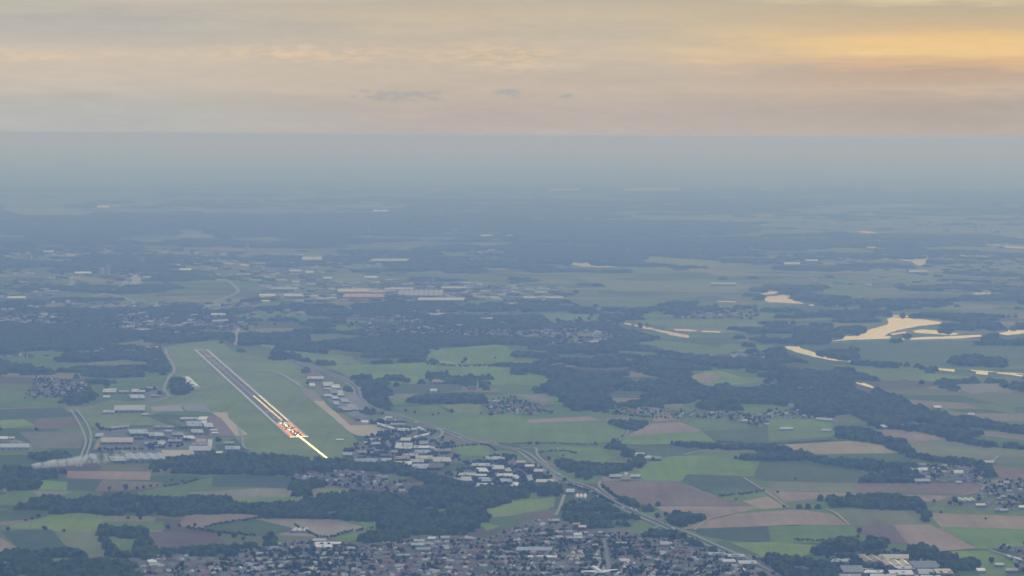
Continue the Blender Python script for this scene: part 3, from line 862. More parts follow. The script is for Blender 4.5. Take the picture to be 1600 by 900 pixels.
NEARW = [
    ('wood', 'long dark belt of trees crossing the lower left below the tan fields', 2.4, 9, 9, 17, ['25,788 45,782 87,780 150,780 190,776 262,783 310,777 345,779 400,788 470,790 478,778 530,775 560,772 600,775 650,780 712,776 792,785 795,796 755,798 755,812 740,825 725,836 650,836 607,848 565,848 570,836 595,826 598,816 535,812 492,810 400,807 312,805 262,807 165,805 132,801 85,803 62,797 25,797']),
    ('wood', 'dark wood between the two industrial estates and the lower village', 2.6, 9, 9, 17, ['590,732 650,738 700,752 740,762 800,765 870,758 873,770 800,781 760,787 700,781 660,786 640,771 680,762 650,746 600,740']),
    ('wood', 'dark wood filling the lower left corner around small bright meadows', 2.2, 9, 9, 17, ['0,868 30,866 120,862 130,872 165,876 200,872 215,892 218,912 0,912', '155,830 175,820 212,817 227,835 207,841 155,839', '142,842 160,842 205,871 185,873', '207,850 232,840 250,862 240,876 212,873']),
    ('tree_belt', 'belt of trees along the upper edge of the town at lower left', 2.2, 8.5, 8, 15, ['240,868 275,858 350,856 400,856 420,845 432,838 432,850 400,864 325,871 250,871']),
    ('wood', 'dark wood at the left edge beside the white smoke', 2.7, 9, 9, 16, ['0,735 20,733 100,738 100,745 62,750 60,765 8,767 0,757', '47,712 105,710 105,720 75,722 47,718']),
    ('wood', 'dark wood along the near end of the airfield below the approach lights', 2.8, 9, 9, 17, ['230,733 250,725 275,718 375,713 400,714 460,715 530,722 560,728 620,727 640,735 540,737 455,743 400,742 287,740 232,738', '457,757 500,755 502,775 460,775']),
    ('wood', 'curved dark wood beside the motorway below the white farm', 2.6, 9, 9, 16, ['867,725 882,722 925,729 982,729 1008,716 1004,731 985,739 950,741 922,753 900,741', '942,695 962,692 990,707 1007,716 1005,726 985,716 955,706', '947,660 975,660 1007,662 1000,672 960,674']),
    ('tree_belt', 'long thin belt of trees crossing the fields right of the white farm', 2.8, 9, 9, 16, ['1050,694 1100,697 1200,700 1240,702 1262,708 1266,718 1200,720 1160,716 1200,711 1240,713 1238,706 1105,702', '1265,717 1350,723 1412,728 1432,733 1432,746 1412,743 1350,734 1275,723', '1150,716 1200,715 1205,720 1160,719']),
    ('tree_belt', 'wide dark diagonal tree belt above the fields at the right', 3.0, 10, 10, 18, ['1305,672 1340,672 1382,682 1412,692 1440,710 1487,720 1537,727 1552,738 1550,748 1525,731 1475,723 1425,716 1395,703 1360,691 1307,684']),
    ('tree_belt', 'row of rounded trees standing in the brown field at right', 2.3, 9, 9, 17, ['1280,783 1325,777 1355,778 1390,776 1442,786 1445,793 1432,798 1360,795 1305,792 1250,795 1247,788', '1434,797 1440,797 1448,812 1448,818 1442,818']),
    ('tree_belt', 'low clumps of trees along the upper edge of the brown field at right', 2.6, 9, 8, 14, ['1347,748 1375,743 1427,748 1427,755 1347,755', '1232,746 1272,744 1315,750 1315,754 1232,752']),
    ('wood', 'dark wood above the factory roofs at the lower right', 2.1, 9, 9, 17, ['1270,863 1320,842 1350,842 1382,848 1382,856 1345,861 1312,866 1275,868', '1425,861 1440,851 1470,867 1530,882 1527,893 1490,891 1455,876', '1200,872 1232,875 1307,887 1312,908 1225,912']),
    ('wood', 'trees and parkland between the motorway and the white roofed hall', 2.3, 9, 8, 15, ['880,780 920,772 960,791 985,806 1012,817 1010,823 960,826 915,826 885,813 870,801']),
    ('wood', 'dark clump of trees beside the motorway in the pink fields', 2.3, 9, 9, 16, ['1045,813 1065,804 1095,805 1098,811 1065,823 1045,823', '965,780 990,783 994,792 978,792', '1008,788 1025,790 1025,798 1010,800']),
    ('tree_belt', 'tree belt between the motorway and the houses at lower right', 2.2, 8.5, 8, 14, ['1080,840 1115,851 1150,866 1180,878 1160,880 1125,868 1078,850', '1005,832 1070,834 1068,842 1005,842']),
]
for nm, lb, cell, sp_, h0, h1, ss in NEARW:
    open_ = 'parkland' in lb
    kp = (lambda p: clear_ground(p) & not_in(FOOT)(p) & (fbm(p[:, 0], p[:, 1], 55, 31) > .54)) if open_ else (lambda p: clear_ground(p) & (fbm(p[:, 0], p[:, 1], 60, 37) > .395))
    stuff_wood(nm, lb, [P(s) for s in ss], cell, sp_, h0, h1, kp)

MIDW = [
    ('forest', 'large dark forest in the middle beyond the airfield', ['806,574 840,572 870,550 950,551 990,559 1050,570 1060,590 1080,600 1110,612 1125,625 1160,626 1200,640 1120,643 1040,640 965,645 935,641 900,640 885,622 860,615 800,611 750,606 760,601 855,603 868,588']),
    ('forest', 'dark forest in the right half above the tan fields', ['1125,605 1190,598 1200,585 1130,575 1060,563 1110,560 1200,575 1300,585 1330,600 1380,615 1440,640 1370,645 1330,642 1290,652 1220,650 1200,642 1150,622 1120,613', '1200,548 1260,560 1320,566 1460,575 1480,582 1330,570 1200,558']),
    ('forest', 'dark forest at the right edge above the brown fields', ['1340,645 1380,642 1430,641 1480,650 1530,660 1620,673 1620,702 1540,697 1480,685 1430,673 1380,669 1350,661', '1555,598 1610,593 1610,606 1560,605', '1490,560 1530,558 1532,572 1492,572', '1540,564 1565,562 1566,574 1545,574']),
    ('forest', 'dark band of forest behind the far end of the runway', ['400,525 500,520 625,522 667,527 775,527 790,535 732,542 662,548 657,560 625,557 512,552 442,547 440,540 400,537', '345,524 400,524 400,540 372,540 345,532']),
    ('forest', 'dark forest left of the runway beyond the village', ['0,525 175,519 342,524 345,531 262,536 240,535 225,530 175,536 160,545 200,555 240,548 262,556 240,566 190,560 140,566 100,566 97,547 30,549 0,560', '160,580 265,571 268,586 235,590 200,588', '0,575 60,580 120,580 130,590 60,588 0,592']),
    ('wood', 'dark square wood beside the white arched hall on the airfield', ['262,599 272,591 292,610 286,617 260,617']),
    ('wood', 'dark wood between the left village and the barracks', ['135,600 160,595 155,617 137,625 105,636 102,630']),
    ('wood', 'dark wood beside the motorway behind the terminal', ['555,590 575,590 575,600 595,603 597,622 608,640 600,648 575,633 567,617 563,605', '540,605 557,607 560,622 545,618', '430,551 460,556 462,564 435,562', '586,594 600,592 625,592 635,598 630,604 590,604', '670,585 690,586 704,597 680,600', '720,598 760,590 765,602 720,605', '640,625 700,620 755,622 755,630 690,631 645,631', '590,650 620,652 635,662 590,662']),
    ('forest', 'patchy woodland along the river at right', ['1215,545 1235,550 1300,568 1330,572 1240,566 1205,560', '1250,530 1290,528 1290,538 1240,538 1200,535', '1330,530 1480,532 1600,534 1600,540 1480,537 1340,535', '1530,524 1605,524 1605,534 1540,533', '1480,505 1560,508 1600,506 1600,512 1540,518 1480,514']),
]
for nm, lb, ss in MIDW:
    stuff_wood(nm, lb, [P(s) for s in ss], 5.0, 13, 10, 19, lambda p: NOWATER(p) & off_roads(p) & (fbm(p[:, 0], p[:, 1] * .8, 210, 91) > .44), 0.95, 18.0)


# far country: woods in drifts, thinning to the right and to the horizon
BIAS = [(P('850,425 1250,430 1620,480 1620,590 1250,580 1000,545 850,500'), -0.035), (P('0,340 420,343 640,352 700,362 560,390 0,380'), 0.08), (P('780,345 1180,350 1160,400 800,408'), 0.10),
        (P('1250,440 1620,430 1620,498 1340,490 1250,470'), 0.06), (P('0,395 800,400 800,480 0,470'), -0.055), (P('0,485 800,500 800,528 0,528'), -0.06), (P('0,290 700,290 620,335 0,335'), -0.10), (P('850,320 1620,320 1620,395 1180,400'), -0.03)]


def far_keep(pts, a=.42, s2=420):
    n = a * fbm(pts[:, 0] * 0.8, pts[:, 1] * 1.0, 1700, 5) + (1 - a) * fbm(pts[:, 0] * 0.8, pts[:, 1] * 0.9, s2, 55)
    for pl, bv in BIAS:
        n = n + bv * inside(pl, pts)
    return (n > 0.522) & NOWATER(pts) & NOFIELD(pts) & off_roads(pts, 5)


QUAD = lambda ya, yb: [P(f'-60,{ya} 1660,{ya} 1660,{yb} -60,{yb}')]
for lb, ya, yb, cell, sp_ in (('scattered woods and hedges of the middle distance', 470, 612, 8, 18), ('scattered far woods below the hazy hills', 385, 470, 17, 38), ('faint woods far out in the blue haze', 296, 385, 40, 90)):
    stuff_wood('distant_woodland', lb, QUAD(ya, yb), cell, sp_, 11, 19 if sp_ < 80 else 26, (lambda p: far_keep(p, .30, 230)) if sp_ < 30 else far_keep, 0.95, 5.0)

# ------------------------------------------------------------------ buildings of the estates
THINGS = []                     # (object, base label, px): labels are made unique at the end
COLR = dict(w=('white', (0.80, 0.80, 0.78)), c=('cream', (0.66, 0.58, 0.45)), l=('pale grey', (0.55, 0.56, 0.56)), g=('grey', (0.33, 0.34, 0.35)), b=('blue grey', (0.40, 0.46, 0.52)),
            d=('dark grey', (0.12, 0.125, 0.14)), t=('tan', (0.40, 0.33, 0.25)), r=('brick red', (0.30, 0.12, 0.10)), o=('orange red', (0.55, 0.34, 0.26)))
WALLC = dict(w=(0.62, 0.62, 0.60), c=(0.5, 0.45, 0.36), l=(0.36, 0.37, 0.38), g=(0.22, 0.23, 0.25), b=(0.25, 0.29, 0.34), d=(0.10, 0.105, 0.12), t=(0.28, 0.22, 0.17), r=(0.24, 0.10, 0.085), o=(0.40, 0.25, 0.20))


def mesh_part(name, mb, mat, parent, color):
    return link(name, mb.mesh(name), mat, parent, color)


def warehouse(x0, x1, yt, yb, h, skew, rc, wc, place, name='warehouse', style='flat', cat='warehouse', slope=0.0, noun=None):
    """a hall whose roof spans these picture positions; built as walls, roof, roof lights and doors at true size"""
    xc = (x0 + x1) / 2
    q = G([x0, x1, x1 + skew, x0 + skew], [yb, yb + slope, yt + slope, yt], h)
    c = q.mean(0)
    a = q[1] - q[0]
    rz = math.atan2(a[1], a[0])
    cs, sn = math.cos(-rz), math.sin(-rz)
    L = [((p - c)[0] * cs - (p - c)[1] * sn, (p - c)[0] * sn + (p - c)[1] * cs) for p in q]
    root = empty(name, c[0], c[1], 0, rz)
    FOOT.append(q)
    wcol, rcol = WALLC[wc], COLR[rc][1]
    f = rnd.uniform(0.9, 1.08)
    rcol = tuple(min(0.85, v * f) for v in rcol)
    mb = MB()
    mb.prism(L, 0, h)
    wall = mesh_part('wall', mb, M_WALL, root, wcol)
    La = np.array(L)
    width = np.linalg.norm(La[1] - La[0])
    depth = np.linalg.norm(La[3] - La[0])
    rb = MB()
    lerp = lambda u, v: tuple((1 - v) * ((1 - u) * La[0] + u * La[1]) + v * ((1 - u) * La[3] + u * La[2]))
    ov = 0.5
    O = [tuple(np.array(p) * (1 + 2 * ov / max(20, width))) for p in L]
    if style == 'flat':
        rb.prism(O, h + 0.003, h + 0.7)
        rise = lambda v: h + 0.7
    elif style == 'gable':
        n = max(1, int(round(depth / 38)))
        for k in range(n):
            v0, v1 = k / n, (k + 1) / n
            pk = h + min(4.0, depth / n * 0.12) + 0.5
            A, B, C_, D = lerp(0, v0), lerp(1, v0), lerp(1, v1), lerp(0, v1)
            M0, M1 = lerp(0, (v0 + v1) / 2), lerp(1, (v0 + v1) / 2)
            e = h + 0.3
            rb.add([(*A, h + .003), (*B, h + .003), (*C_, h + .003), (*D, h + .003), (*A, e), (*B, e), (*C_, e), (*D, e), (*M0, pk), (*M1, pk)],
                   [(0, 3, 2, 1), (4, 5, 9, 8), (8, 9, 6, 7), (0, 1, 5, 4), (2, 3, 7, 6), (1, 2, 6, 9, 5), (3, 0, 4, 8, 7)])
    elif style == 'saw':
        n = max(3, int(width / 26))
        for k in range(n):
            A, B, C_, D = lerp(k / n, 0), lerp((k + 1) / n, 0), lerp((k + 1) / n, 1), lerp(k / n, 1)
            pts = [(*A, h + .003), (*B, h + .003), (*C_, h + .003), (*D, h + .003)]
            m0, m1 = lerp((k + .5) / n, 0), lerp((k + .5) / n, 1)
            rb.add(pts + [(*m0, h + 4.5), (*m1, h + 4.5)], [(0, 3, 2, 1), (0, 1, 4), (1, 2, 5, 4), (2, 3, 5), (3, 0, 4, 5)])
    elif style == 'arch':
        n = 10
        ring = []
        for k in range(n + 1):
            th = math.pi * k / n
            v = 0.5 - 0.5 * math.cos(th)
            z = h + 0.003 + depth * 0.28 * math.sin(th)
            ring += [(*lerp(0, v), z), (*lerp(1, v), z)]
        fs = [(2 * k, 2 * k + 1, 2 * k + 3, 2 * k + 2) for k in range(n)]
        fs += [tuple(2 * k for k in range(n, -1, -1)), tuple(2 * k + 1 for k in range(n + 1)), (0, 2 * n, 2 * n + 1, 1)]
        rb.add(ring, fs)
    roof = mesh_part('roof', rb, M_ROOF, root, rcol)
    if style == 'flat' and width > 45 and depth > 25:
        k = int(min(6, width // 30))
        for i in range(k):
            sb = MB()
            u = (i + 0.5) / k
            w = 1.6 / width
            sb.prism([lerp(u - w, .2), lerp(u + w, .2), lerp(u + w, .8), lerp(u - w, .8)], h + 0.703, h + 1.2)
            mesh_part('roof_light', sb, M_ROOF, roof, (0.62, 0.66, 0.68))
    if style == 'flat' and width > 30:
        for i in range(rnd.randint(1, 3)):
            u, v = rnd.uniform(.1, .9), rnd.uniform(.15, .4)
            p = lerp(u, v)
            sb = MB()
            sb.box(p[0] - 2.5, p[0] + 2.5, p[1] - 1.5, p[1] + 1.5, h + 1.203, h + 3.0)
            mesh_part('roof_unit', sb, M_METAL, roof, None)
    if h >= 6 and width > 24:
        k = int(min(7, width // 16))
        db = MB()
        d0 = La[1] - La[0]
        nrm = np.array([d0[1], -d0[0]]) / np.linalg.norm(d0)
        for i in range(k):
            p = La[0] + d0 * (i + 0.5) / k
            t = d0 / np.linalg.norm(d0) * 2.0
            A, B = p - t, p + t
            db = MB()
            db.prism([tuple(A), tuple(A + nrm * 0.25)[:2], tuple(B + nrm * 0.25), tuple(B)][::-1], 0.1, 4.4)
            link('loading_door', db.mesh('loading_door'), M_GLASS, wall)
    size = 'small' if width < 45 else ('mid-sized' if width < 90 else 'long')
    nn = noun or {'gable': 'gabled hall', 'saw': 'ridged hall', 'arch': 'arched hall'}.get(style, 'flat hall')
    root['category'] = cat
    root['group'] = 'buildings ' + place
    THINGS.append((root, f'{size} {COLR[rc][0]}-roofed {nn} {place}', xc))
    return root


NW, SL, LE, TE, SE, CE, BE, FA = ('in the compound left of the airfield', 'in the estate near the brown apron', 'at the left edge by the grey field', 'in the terminal area right of the runway',
                                  'in the estate south of the tan apron', 'in the estate beside the motorway', 'in the factory at lower right', 'at a farm in the fields')
FD = 'in the far factory district'
W = warehouse
for a in [
    (160, 180, 607, 613, 6, 2, 'l', 'g', NW), (161, 172, 618, 621, 5, 0, 'l', 'l', NW), (185, 200, 610, 613, 6, 2, 'g', 'g', NW), (205, 226, 608, 612.5, 6, 2, 'l', 'g', NW),
    (205, 227, 617, 622, 6, -3, 'l', 'l', NW), (228, 246, 604.5, 607, 6, 1, 'g', 'g', NW), (236, 248, 617, 619, 5, 0, 'g', 'g', NW),
    (178, 226, 634, 641, 8, 1, 'l', 'b', NW, 'barracks', 'gable', 'barracks'), (160, 178, 641, 644.5, 5, 3, 'l', 'g', NW), (222, 231, 646, 648, 5, 0, 'l', 'g', NW),
    (281, 308, 652, 655, 7, 2, 'l', 'b', SL), (309, 322, 651, 656, 7, 3, 'w', 'l', SL), (313, 322, 657.5, 661, 7, 2, 'w', 'l', SL), (320, 334, 661, 667, 7, -3, 'l', 'l', SL), (293, 316, 658, 666, 7, -2, 'b', 'g', SL),
    (300, 318, 671, 676, 7, -2, 'l', 'l', SL), (329, 340, 671, 672.5, 5, 0, 'w', 'l', SL), (331, 341, 675, 677, 5, 0, 'w', 'l', SL), (203, 232, 671, 677.5, 8, -3, 'b', 'g', SL), (233, 257, 676, 681, 7, -3, 'l', 'b', SL),
    (168, 200, 667, 670, 6, 3, 'g', 'g', SL, 'warehouse', 'flat', 'warehouse', -3), (240, 271, 665, 668, 6, 1, 'g', 'g', SL), (258, 268, 672, 674, 6, 0, 'l', 'l', SL), (289, 305, 681, 685.5, 7, -3, 'w', 'l', SL),
    (158, 208, 684, 691, 7, 0, 'c', 't', SL, 'warehouse', 'gable'), (241, 258, 689, 697, 6, 0, 'l', 'g', SL), (295, 330, 697, 704, 8, 1, 'l', 'g', SL, 'warehouse', 'gable'), (324, 331, 687, 700, 6, 1, 'l', 'g', SL),
    (352, 375, 697, 702, 7, 0, 'b', 'g', SL), (337, 347.5, 705.5, 708, 13, 0.5, 'w', 'w', SL, 'storage_tower', 'flat', 'industrial block', 0, 'box-shaped block'),
    (198, 259, 709, 718, 9, -3, 'b', 'b', SL, 'warehouse', 'saw'), (255, 305, 704, 713, 9, -4, 'c', 'g', SL, 'warehouse', 'gable'), (175, 198, 713, 720, 7, -5, 'b', 'g', SL), (142, 151, 709, 717, 7, -3, 'b', 'g', SL),
    (225, 245, 690, 694, 6, 2, 'g', 'g', SL), (210, 225, 681, 684, 6, 0, 'd', 'd', SL), (270, 288, 676, 680, 6, -2, 'g', 'd', SL), (262, 283, 684, 690, 6, 2, 'g', 'd', SL), (306, 322, 686, 691, 7, 0, 't', 'g', SL), (283, 292, 662, 667, 6, 0, 'd', 'd', SL),
    (148, 160, 677, 682, 6, 3, 'b', 'd', SL), (300, 325, 692, 695, 6, 0, 'g', 'g', SL), (350, 366, 690, 693, 6, 0, 'g', 'g', SL),
    (0, 12, 682, 686, 6, 0, 'w', 'l', LE), (13, 22, 682.5, 685, 6, 1, 'l', 'l', LE), (0, 46, 694, 699, 8, 0, 'l', 'l', LE, 'warehouse', 'gable'), (-4, 16, 689, 692, 6, 0, 'd', 'd', LE), (18, 44, 691, 693, 6, 0, 'd', 'd', LE),
    (480, 505, 588, 592, 8, 1, 'l', 'b', TE), (484, 492.5, 599, 603, 8, -1, 'w', 'w', TE), (506, 522, 597, 603, 7, -2, 'l', 'l', TE), (519, 532, 601, 606, 8, -2, 'w', 'l', TE), (507, 517, 606, 608, 6, 0, 'l', 'l', TE),
    (506, 518, 616, 619, 7, 1, 'l', 'l', TE), (520, 530, 619, 623, 6, -3, 'l', 'g', TE), (535, 545, 623, 628, 6, -3, 'b', 'l', TE), (517, 528, 608, 614, 7, -2, 'g', 'g', TE), (528, 538, 610, 618, 5, -3, 'l', 'g', TE), (545, 560, 632, 640, 5, -4, 'g', 'g', TE),
    (523, 531, 627, 632, 5, -3, 'b', 'l', TE), (536, 550, 636, 641, 6, -4, 'g', 'd', TE), (565, 575, 657, 660, 7, 0, 'w', 'w', TE), (592, 603, 653.5, 656, 6, 0, 'l', 'b', TE), (602, 613, 650.5, 653, 6, 0, 'l', 'b', TE), (603, 632, 654, 658, 9, 1, 'd', 'd', TE), (556, 563, 650, 655, 6, -2, 'd', 'g', TE),
    (590, 617, 660, 663, 8, -1, 'w', 'b', TE, 'terminal_building', 'flat', 'terminal', 8, 'narrow diagonal terminal'), (610, 632, 661, 664, 7, 0, 'g', 'g', TE),
    (622, 640, 669, 673, 7, -1, 'l', 'g', TE), (642, 651, 668.5, 671.5, 7, 1, 'l', 'l', TE), (653, 658, 667, 669.5, 7, 0, 'w', 'l', TE), (658, 666, 669.5, 671.5, 7, -1, 'w', 'w', TE),
    (645, 668, 681, 684.5, 9, 4, 'w', 'l', SE, 'warehouse', 'flat', 'warehouse', -5), (625, 641, 684, 688.5, 9, 2, 'l', 'd', SE), (617, 627, 692, 700, 10, 2, 'l', 'l', SE), (630, 644, 692, 697, 9, 1, 'l', 'l', SE),
    (622, 643, 698, 701, 9, 2, 'w', 'd', SE), (646, 670, 696.5, 700, 10, 2, 'w', 'd', SE), (655, 668, 689, 694, 9, 1, 'g', 'l', SE), (673, 680, 698, 701, 7, -2, 'l', 'l', SE), (678, 705, 701, 705, 7, 0, 'g', 'g', SE), (648, 672, 703, 708, 8, 0, 'b', 'b', SE),
    (578, 585, 685.5, 688, 7, 0, 'w', 'l', SE), (588, 595, 686, 688.5, 7, 0, 'w', 'l', SE), (579, 592, 691, 694.5, 6, 3, 'b', 'd', SE), (569, 574, 690, 692, 5, 0, 'l', 'l', SE), (577, 586, 706, 708.5, 6, -2, 'l', 'g', SE),
    (560, 573, 704, 707.5, 6, 0, 'g', 'g', SE), (585, 594, 702, 705, 6, 1, 'g', 'g', SE), (612, 622, 704, 707, 6, -1, 'g', 'g', SE), (628, 652, 709, 712, 8, 2, 'l', 'd', SE), (553, 588, 717, 722, 8, 2, 'b', 'b', SE, 'warehouse', 'gable'),
    (596, 612, 716, 721, 7, 0, 'b', 'g', SE), (650, 676, 712, 717, 8, -1, 'c', 'l', SE), (677, 706, 715, 721, 8, -3, 'c', 'l', SE, 'warehouse', 'gable'), (642, 662, 718, 722, 7, 0, 'l', 'g', SE), (615, 640, 713, 717, 7, 0, 't', 'g', SE),
    (604, 641, 721, 726.5, 9, 4, 'w', 'b', SE), (640, 665, 725, 732, 8, 6, 'b', 'b', SE), (536, 550, 707, 711, 6, 0, 'b', 'g', SE), (665, 690, 724, 731, 7, 5, 'd', 'd', SE), (593, 610, 709, 712, 6, 0, 'd', 'd', SE),
    (736, 764, 724, 728, 8, 2, 'l', 'g', CE), (749, 764, 731, 737, 8, -5, 'w', 'g', CE), (770, 790, 727, 733, 8, -4, 'l', 'g', CE), (743, 760, 741, 743.5, 8, 1, 'w', 'g', CE), (747, 763, 746, 749, 8, 2, 'b', 'g', CE), (716, 742, 739, 743, 7, 2, 'l', 'g', CE),
    (722, 738, 745, 751, 7, -2, 'l', 'g', CE), (708, 722, 747, 752, 6, -3, 'b', 'g', CE), (776, 800, 740, 744, 8, 1, 'w', 'b', CE), (717, 735, 752, 756, 7, -3, 'l', 'g', CE), (742, 768, 755, 760, 8, 3, 'l', 'g', CE), (772, 806, 758, 762, 8, 3, 'w', 'b', CE),
    (757, 788, 713, 718, 7, 2, 'b', 'g', CE), (752, 770, 748, 752, 7, 2, 'b', 'd', CE), (783, 801, 748, 753, 7, -2, 'b', 'g', CE), (800, 809, 754, 758, 7, 1, 'w', 'b', CE), (798, 812, 742, 748, 7, -3, 'l', 'b', CE), (838, 866, 749, 753.5, 6, 0, 'c', 't', CE),
    (825, 833, 742, 751, 8, -3, 'b', 'b', CE), (790, 800, 731, 736, 7, -3, 'l', 'g', CE),
    (807, 820, 720, 723, 15, 1, 'l', 'r', CE, 'apartment_block', 'flat', 'apartment block', 0, 'brick apartment block'), (820, 834, 726, 729, 15, 1, 'w', 'r', CE, 'apartment_block', 'flat', 'apartment block', 0, 'brick apartment block'), (834, 848, 733, 737, 15, 1, 'l', 'r', CE, 'apartment_block', 'flat', 'apartment block', 0, 'brick apartment block'),
    (1298, 1324, 873, 878, 8, 3, 'b', 'g', BE), (1316, 1350, 884, 894, 9, -4, 'g', 'g', BE, 'warehouse', 'gable'), (1362, 1382, 885, 890, 9, -30, 'w', 'g', BE, 'warehouse', 'flat', 'warehouse', 4), (1352, 1395, 869, 878, 9, -12, 't', 'g', BE, 'warehouse', 'saw'),
    (1374, 1420, 866, 873, 9, 0, 'c', 'c', BE, 'warehouse', 'gable'), (1385, 1424, 876, 884, 9, -8, 'c', 'g', BE, 'warehouse', 'saw'), (1428, 1470, 877, 887, 8, -10, 'g', 'g', BE, 'warehouse', 'gable'), (1350, 1378, 891, 895, 9, 2, 'w', 'b', BE), (1392, 1428, 891, 898, 9, -4, 'w', 'c', BE),
    (1436, 1460, 889, 897, 8, -4, 'l', 'g', BE, 'warehouse', 'gable'), (1464, 1490, 889, 896, 8, -6, 'c', 'g', BE), (1402, 1430, 883, 889, 9, -8, 'l', 'g', BE), (1335, 1352, 866, 870, 7, 0, 'g', 'g', BE), (1360, 1400, 897, 904, 9, 0, 'l', 'g', BE), (1310, 1345, 897, 905, 8, 0, 'g', 'g', BE), (1430, 1470, 899, 906, 8, 0, 'l', 'l', BE),
    (1527, 1540, 888, 892, 6, -2, 'w', 'l', 'near the lower right corner'), (1575, 1598, 866, 870, 6, -4, 'l', 'g', 'near the lower right corner', 'warehouse', 'flat', 'warehouse', 6), (1555, 1568, 880, 883, 5, 0, 'l', 'g', 'near the lower right corner'), (1572, 1590, 888, 892, 5, 0, 'g', 'g', 'near the lower right corner'),
    (990, 1008, 708, 711.5, 6, -3, 'w', 'l', FA, 'barn', 'gable', 'barn'), (1006, 1019, 712, 716, 6, -3, 'l', 'l', FA, 'barn', 'gable', 'barn'), (1020, 1033, 713, 717, 6, -2, 'g', 'd', FA, 'barn', 'gable', 'barn'),
    (952, 972, 742, 745, 6, 1, 'l', 't', FA, 'barn', 'gable', 'barn'), (984, 1000, 742, 745, 6, 1, 'l', 't', FA, 'barn', 'gable', 'barn'), (970, 986, 747, 749, 5, 0, 't', 't', FA, 'barn', 'gable', 'barn'),
    (897, 915, 773, 778, 6, 2, 'l', 'l', 'between motorway and town', 'greenhouse', 'saw', 'greenhouse'), (884, 897, 764, 769, 6, 1, 'b', 'g', 'between motorway and town'), (888, 925, 788, 794, 4, 2, 'g', 'g', 'between motorway and town', 'greenhouse', 'flat', 'greenhouse'),
    (1424, 1450, 731, 735, 7, -3, 'w', 'l', 'in the hamlet at right', 'barn', 'gable', 'barn'), (1490, 1505, 735, 739, 7, 1, 'w', 'w', 'in the hamlet at right', 'barn', 'gable', 'barn'), (1430, 1454, 749, 752, 6, -3, 'l', 'g', 'in the hamlet at right', 'barn', 'gable', 'barn'),
    (1493, 1503, 752, 754, 5, 0, 'l', 'l', 'in the hamlet at right', 'barn', 'gable', 'barn'), (1436, 1448, 724, 727, 6, -2, 'g', 'g', 'in the hamlet at right', 'barn', 'gable', 'barn'), (1537, 1553, 720, 723, 5, 1, 'l', 'g', 'in the hamlet at right', 'barn', 'gable', 'barn'),
    (1498, 1525, 779, 783, 5, -4, 'l', 'l', 'in the hamlet at right', 'greenhouse', 'saw', 'greenhouse'), (1525, 1540, 787, 790, 5, 0, 'l', 'g', 'in the hamlet at right'), (1556, 1576, 795, 798, 5, -2, 'g', 'g', 'in the hamlet at right'), (1592, 1606, 790, 793, 5, 0, 'w', 'l', 'in the hamlet at right'),
    (896, 909, 833, 836, 9, 1, 'w', 'w', 'at the top of the town', 'village_hall', 'gable', 'hall', 0, 'tall gabled hall'), (889, 914, 838, 841, 6, 2, 'l', 't', 'at the top of the town'), (895, 906, 817, 820, 12, 0, 't', 'r', 'at the top of the town', 'apartment_block', 'flat', 'apartment block', 0, 'brick block'), (904, 916, 821, 824, 12, 0, 'l', 'r', 'at the top of the town', 'apartment_block', 'flat', 'apartment block', 0, 'brick block'),
    (824, 869, 868, 871, 6, 2, 'w', 'l', 'in the lower town'), (806, 862, 855, 860, 8, 3, 'b', 'b', 'in the lower town', 'school_building', 'gable', 'school'), (490, 530, 847, 850, 7, 4, 'w', 'b', 'in the lower town'), (494, 520, 851, 855, 7, -2, 'w', 'b', 'in the lower town'),
    (488, 508, 842, 845, 6, 2, 'l', 'b', 'in the lower town'), (452, 477, 826, 830, 4, 6, 'l', 'g', 'in the grey field above the town', 'greenhouse', 'saw', 'greenhouse'), (233, 246, 875, 879, 6, -3, 'w', 'l', 'at the left end of the town'),
    (646, 663, 843, 846, 7, 2, 'l', 'g', 'in the lower town', 'terraced_row', 'gable', 'terrace'), (668, 680, 839, 842, 7, 2, 'w', 'g', 'in the lower town', 'terraced_row', 'gable', 'terrace'), (642, 662, 849, 852, 7, 2, 'l', 'g', 'in the lower town', 'terraced_row', 'gable', 'terrace'), (650, 672, 856, 859, 7, 2, 'b', 'g', 'in the lower town', 'terraced_row', 'gable', 'terrace'),
    (620, 640, 866, 868, 7, 1, 'l', 'g', 'in the lower town', 'terraced_row', 'gable', 'terrace'), (688, 702, 838, 841, 7, 1, 'l', 'l', 'in the lower town', 'terraced_row', 'gable', 'terrace'), (1108, 1136, 863, 867, 9, -2, 'b', 'l', 'at the right end of the town', 'apartment_block', 'flat', 'apartment block', 0, 'apartment block'),
    (1138, 1164, 866, 870, 9, -2, 'l', 'l', 'at the right end of the town', 'apartment_block', 'flat', 'apartment block', 0, 'apartment block'), (1130, 1150, 874, 878, 9, -2, 'l', 'l', 'at the right end of the town', 'apartment_block', 'flat', 'apartment block', 0, 'apartment block'), (1155, 1183, 876, 881, 9, -2, 'l', 't', 'at the right end of the town', 'apartment_block', 'flat', 'apartment block', 0, 'apartment block'),
    (962, 996, 847, 849, 6, 1, 'l', 'g', 'in the lower town', 'terraced_row', 'gable', 'terrace'), (1032, 1046, 846, 851, 7, -3, 'l', 'g', 'in the lower town', 'terraced_row', 'gable', 'terrace'), (886, 912, 867, 871, 8, 1, 't', 't', 'in the lower town', 'apartment_block', 'flat', 'apartment block', 0, 'apartment block'), (970, 985, 873, 877, 7, -3, 'l', 'l', 'in the lower town'),
    (672, 683, 608, 610.5, 6, 0, 'w', 'w', 'in the green fields beyond the terminal', 'greenhouse', 'gable', 'greenhouse'), (525, 537, 686, 687.5, 3, 0, 'w', 'l', 'on the grass beside the approach lights', 'equipment_shed', 'flat', 'shed'),
